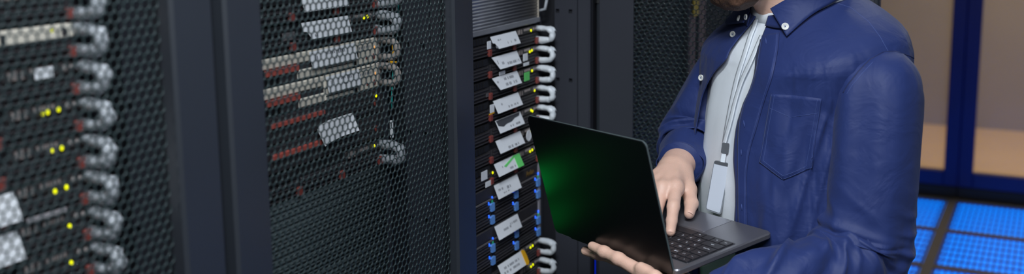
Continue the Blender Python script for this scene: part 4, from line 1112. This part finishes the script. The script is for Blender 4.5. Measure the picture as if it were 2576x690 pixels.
# chest pocket
def band(name, topl, botl, m, bvh, off, n=(18, 22), th=.0016):
    """panel between a top and a bottom pixel line, dropped onto the garment"""
    def along(L_, s_):
        L_ = np.array(L_, float); k_ = np.concatenate([[0], np.cumsum(np.linalg.norm(np.diff(L_, axis=0), axis=1))]); return np.array([np.interp(s_ * k_[-1], k_, L_[:, 0]), np.interp(s_ * k_[-1], k_, L_[:, 1])])
    v = []
    for i in range(n[0] + 1):
        a, b_ = along(topl, i / n[0]), along(botl, i / n[0])
        for j in range(n[1] + 1): v.append(hit(*(a + (b_ - a) * j / n[1]), bvh, off))
    c1 = n[1] + 1; o = MB().add(v, [(i*c1+j, i*c1+j+1, (i+1)*c1+j+1, (i+1)*c1+j) for i in range(n[0]) for j in range(n[1])]).build(name, m, None, True); o.parent = shirt
    sd = o.modifiers.new('thickness', 'SOLIDIFY'); sd.thickness = th; sd.offset = 0; return o
pocket = band('pocket', [(1941, 236), (2000, 240), (2068, 248)], [(1911, 410), (1970, 454), (2042, 424)], M_SHIRT, cloth_bvh, .0014, th=.0010)
stitch([(1943, 238), (1913, 408), (1970, 451), (2039, 422), (2065, 250)], cloth_bvh, .0022, parent=pocket)
stitch([(1950, 240), (1921, 405), (1971, 443), (2031, 418), (2056, 250)], cloth_bvh, .0022, parent=pocket)
stitch([(1937, 272), (1990, 296), (2058, 284)], cloth_bvh, .0022, parent=pocket)
# shoulder and sleeve seams
stitch([(2122, 234), (2135, 212), (2160, 180), (2190, 150), (2225, 131), (2250, 130), (2285, 140), (2305, 150)], full_bvh, .0004, r=.0013, m=M_SEAM)
stitch([(2130, 238), (2143, 216), (2168, 186), (2196, 157)], full_bvh, .0008)
stitch([(2095, 5), (2140, 20), (2185, 55), (2215, 95), (2234, 130)], full_bvh, .0004, r=.0006)
# collar: his left leaf with its button, the stand, and the right leaf
def panel(name, pts3, n, m, th=.0022):
    """bilinear curved leaf from four 3D corners with a bulge"""
    A, B_, C_, D_, bulge = pts3; v = []; a, b_ = n
    for i in range(a + 1):
        for j in range(b_ + 1):
            s_, t_ = i / a, j / b_; p = (A * (1 - s_) + B_ * s_) * (1 - t_) + (D_ * (1 - s_) + C_ * s_) * t_; v.append(p + bulge * math.sin(math.pi * s_) * (math.sin(math.pi * t_) * .5 + .5))
    b2 = MB(); b2.add(v, [(i*(b_+1)+j, i*(b_+1)+j+1, (i+1)*(b_+1)+j+1, (i+1)*(b_+1)+j) for i in range(a) for j in range(b_)])
    o = b2.build(name, m, None, True); o.parent = shirt; sd = o.modifiers.new('thickness', 'SOLIDIFY'); sd.thickness = th; sd.offset = 0; return o
def sp(px, py, off, d=1.86):
    h = hit(px, py, cloth_bvh, off); return h if h is not None else atd(px, py, d)
def strip3(name, rowsA, rowsB, m, th=.0022, sub=8, across=6):
    """cloth band between two 3D edge curves"""
    a = catmull(rowsA, (len(rowsA) - 1) * sub + 1); b_ = catmull(rowsB, (len(rowsB) - 1) * sub + 1); v = []; c1 = across + 1
    for p, q in zip(a, b_):
        for j in range(c1):
            t_ = j / across; v.append(p * (1 - t_) + q * t_)
    b2 = MB(); b2.add(v, [(i*c1+j, i*c1+j+1, (i+1)*c1+j+1, (i+1)*c1+j) for i in range(len(a) - 1) for j in range(across)])
    o = b2.build(name, m, None, True); o.parent = shirt; sd = o.modifiers.new('thickness', 'SOLIDIFY'); sd.thickness = th; sd.offset = 0; return o
# collar leaf runs from the point in front round the neck to the back
def nk(phi, z, off): return Barr(torso(np.array([phi]), np.array([z]), off))[0]
foldL = [atd(1938, 22, 1.826), atd(1990, -8, 1.80), nk(1.3, 1.556, .030), nk(2.1, 1.556, .026), nk(math.pi, 1.556, .022)]
outL = [sp(1983, 97, .006), sp(2042, 46, .007), B(.100, .010, 1.514), nk(2.1, 1.530, .026), nk(math.pi, 1.535, .026)]
strip3('collar', foldL, outL, M_SHIRT, .0025, 10, 8)
foldR = [atd(1886, 26, 1.905), nk(-.85, 1.530, .028), nk(-1.4, 1.548, .028), nk(-2.1, 1.556, .026), nk(-math.pi, 1.556, .022)]
outR = [atd(1871, 56, 1.890), nk(-.80, 1.492, .026), nk(-1.25, 1.490, .024), nk(-2.0, 1.488, .030), nk(-math.pi, 1.495, .030)]
strip3('collar', foldR, outR, M_SHIRT, .0025, 10, 8)
standA = [sp(1929, 68, .004), nk(.62, 1.505, .022), nk(1.3, 1.522, .024), nk(2.1, 1.53, .022), nk(math.pi, 1.53, .018)]
standB = [atd(1933, 40, 1.845), nk(.62, 1.528, .026), nk(1.3, 1.545, .027), nk(2.1, 1.552, .024), nk(math.pi, 1.552, .02)]
strip3('collar_stand', standA, standB, M_SHIRT, .002, 8, 4)
standA = [atd(1880, 66, 1.895), nk(-.8, 1.505, .022), nk(-1.3, 1.522, .024), nk(-2.1, 1.53, .022), nk(-math.pi, 1.53, .018)]
standB = [atd(1888, 36, 1.900), nk(-.85, 1.528, .024), nk(-1.3, 1.545, .026), nk(-2.1, 1.552, .024), nk(-math.pi, 1.552, .02)]
strip3('collar_stand', standA, standB, M_SHIRT, .002, 8, 4)
def button(p, n_, r=.0058):
    o = MB().disc(p, n_, r, .0022, 22).build('button', M_BUTTON, None, True); o.parent = shirt
    a = nrm(np.cross(n_, (0, 0, 1))); b_ = np.cross(nrm(n_), a); q = MB()
    for s in (-1, 1): q.tube([p + nrm(n_) * .0021 - (a + b_ * s) * .0014, p + nrm(n_) * .0021 + (a + b_ * s) * .0014], .0004, 5)
    # the crossed thread stays with its button
    t_ = q.build('thread', M_STITCH, None); t_.parent = shirt
vdir = CAM - B(0, .1, 1.4)
button(sp(1984, 79, .013), nrm(nrm(vdir) + BLF * .25 + np.array([0, 0, .25])), .0062)
for (x, y, sc) in ((1846, 88, 1), (1767, 196, 1)):
    hp_ = hit(x, y, full_bvh, .0022)
    if hp_ is not None: button(hp_, nrm(nrm(vdir) * .6 + BF * .7 - BLF * .15), .0057)
button(atd(1877, 43, 1.88), nrm(BF - BLF * .2 + np.array([0, 0, .1])), .0052); button(atd(1859, 46, 1.89), nrm(BF * .8 - BLF * .9 + np.array([0, 0, .3])), .0052)

# ---------------------------------------------------------------- lanyard and badge
lan = thing('lanyard_badge', 'blank white badge in a clear holder hanging on a white lanyard', 'badge', tuple(hit(1820, 400, tee_bvh, .006)))
def ribbon(name, pts, w_, m, off):
    """flat ribbon following pixel points on the T-shirt"""
    H = [hit(x, y, tee_bvh, off) for (x, y) in pts]; H = catmull([h for h in H if h is not None], 40); v = []; T_ = np.gradient(H, axis=0)
    for p, t_ in zip(H, T_):
        h = tee_bvh.find_nearest(Vector(p)); n_ = np.array(h[1]); n_ = n_ if n_ @ (CAM - p) > 0 else -n_; sdv = nrm(np.cross(t_, n_))
        for q in (-1, -.33, .33, 1): v.append(p + sdv * q * w_ / 2)
    b2 = MB(); b2.add(v, [(i*4+j, i*4+j+1, (i+1)*4+j+1, (i+1)*4+j) for i in range(len(H) - 1) for j in range(3)])
    o = b2.build(name, m, None, True); o.parent = lan; o.matrix_parent_inverse = Matrix.Translation(-lan.location)
    sd = o.modifiers.new('thickness', 'SOLIDIFY'); sd.thickness = .0012; sd.offset = 0; return o
ribbon('ribbon', [(1905, 52), (1899, 72), (1890, 95), (1876, 140), (1860, 190), (1848, 240), (1838, 290), (1830, 335), (1826, 362)], .0125, M_LANYARD, .0035)
ribbon('ribbon', [(1922, 92), (1908, 125), (1893, 160), (1872, 205), (1856, 255), (1845, 300), (1834, 340), (1827, 366)], .0115, M_LANYARD, .0055)
def lp(o): o.parent = lan; o.matrix_parent_inverse = Matrix.Translation(-lan.location); return o
bd = depth_b = None
q0 = hit(1824, 372, tee_bvh, .018); bn = nrm((CAM - q0) * np.array([1, 1, .35])); 
def bq(px, py, off=0.): return onplane(px, py, q0, bn) + bn * off
def slab(name, px4, th, m, off=0., r=.22):
    P = [np.array(p, float) for p in px4]; ring = []
    for i in range(4):
        p, pv, nx = P[i], P[i - 1], P[(i + 1) % 4]
        a_ = p + (pv - p) * min(r * 14 / np.linalg.norm(pv - p), .45); b_ = p + (nx - p) * min(r * 14 / np.linalg.norm(nx - p), .45)
        for t_ in (0, .33, .67, 1): ring.append((a_ * (1 - t_) + p * t_) * (1 - t_) + (p * (1 - t_) + b_ * t_) * t_)
    n = len(ring); v = [bq(x, y, off) for x, y in ring] + [bq(x, y, off + th) for x, y in ring]
    f = [tuple(range(n)), tuple(range(n, 2 * n))[::-1]] + [(i, i + n, (i + 1) % n + n, (i + 1) % n) for i in range(n)]
    return lp(MB().add(v, f).build(name, m))
slab('clip', [(1817, 358), (1835, 360), (1832, 387), (1813, 384)], .004, M_STEEL, .001)
slab('strap', [(1816, 384), (1827, 386), (1823, 410), (1812, 408)], .0016, M_LANYARD, .002)
slab('holder', [(1797, 402), (1838, 411), (1814, 541), (1774, 527)], .0035, mat('holder_rim', srgb(150, 156, 164), .2, .4), 0., .6)
slab('card', [(1797, 409), (1834, 417), (1811, 536), (1777, 524)], .0008, M_BADGE, .0034, .35)
slab('holder_top', [(1798, 403), (1837, 412), (1836, 420), (1796, 411)], .0012, mat('holder_top', srgb(120, 124, 130), .2, .6), .0036, .5)

# ---------------------------------------------------------------- trousers and shoes, below the frame
tr = []
for s in (-1, 1):
    ln = [(s * .085, -.005, .96), (s * .09, -.01, .84), (s * .098, .0, .66), (s * .10, .01, .48), (s * .104, .0, .28), (s * .106, -.01, .10), (s * .106, -.01, .055)]
    rr = [.095, .105, .090, .075, .068, .064, .066]
    b = MB(); P = catmull([B(*p) for p in ln], 40); R = catmull(np.array(rr)[:, None], 40)[:, 0]; b.tube(P, R, 32, cap=False); under(b.build('trouser_leg', M_TROUSER, None, True))
    b = MB(); b.ball(B(s * .108, .07, .050), (.06, .06, .05), 20, 12)
    v = np.array(b.v) - B(s * .108, .07, .05); lf = v @ BF; ll = v @ BLF; v2 = B(s * .108, .06, 0) + np.outer(ll * .85, BLF) + np.outer(lf * 2.3, BF) + np.outer(np.clip(v[:, 2] + .048, .0, .085), [0, 0, 1]); b.v = [tuple(p) for p in v2]
    under(b.build('shoe', M_SHOE, None, True))
b = MB(); P = [B(0, -.005, z) for z in (.80, .86, .92, .98, 1.02)]; b.tube(P, [.10, .15, .165, .165, .16], 40, cap=False)
v = np.array(b.v); d = v - PC; fpart = (d @ BF)[:, None] * BF; b.v = [tuple(p) for p in v - fpart * .3]; under(b.build('trouser_seat', M_TROUSER, None, True))
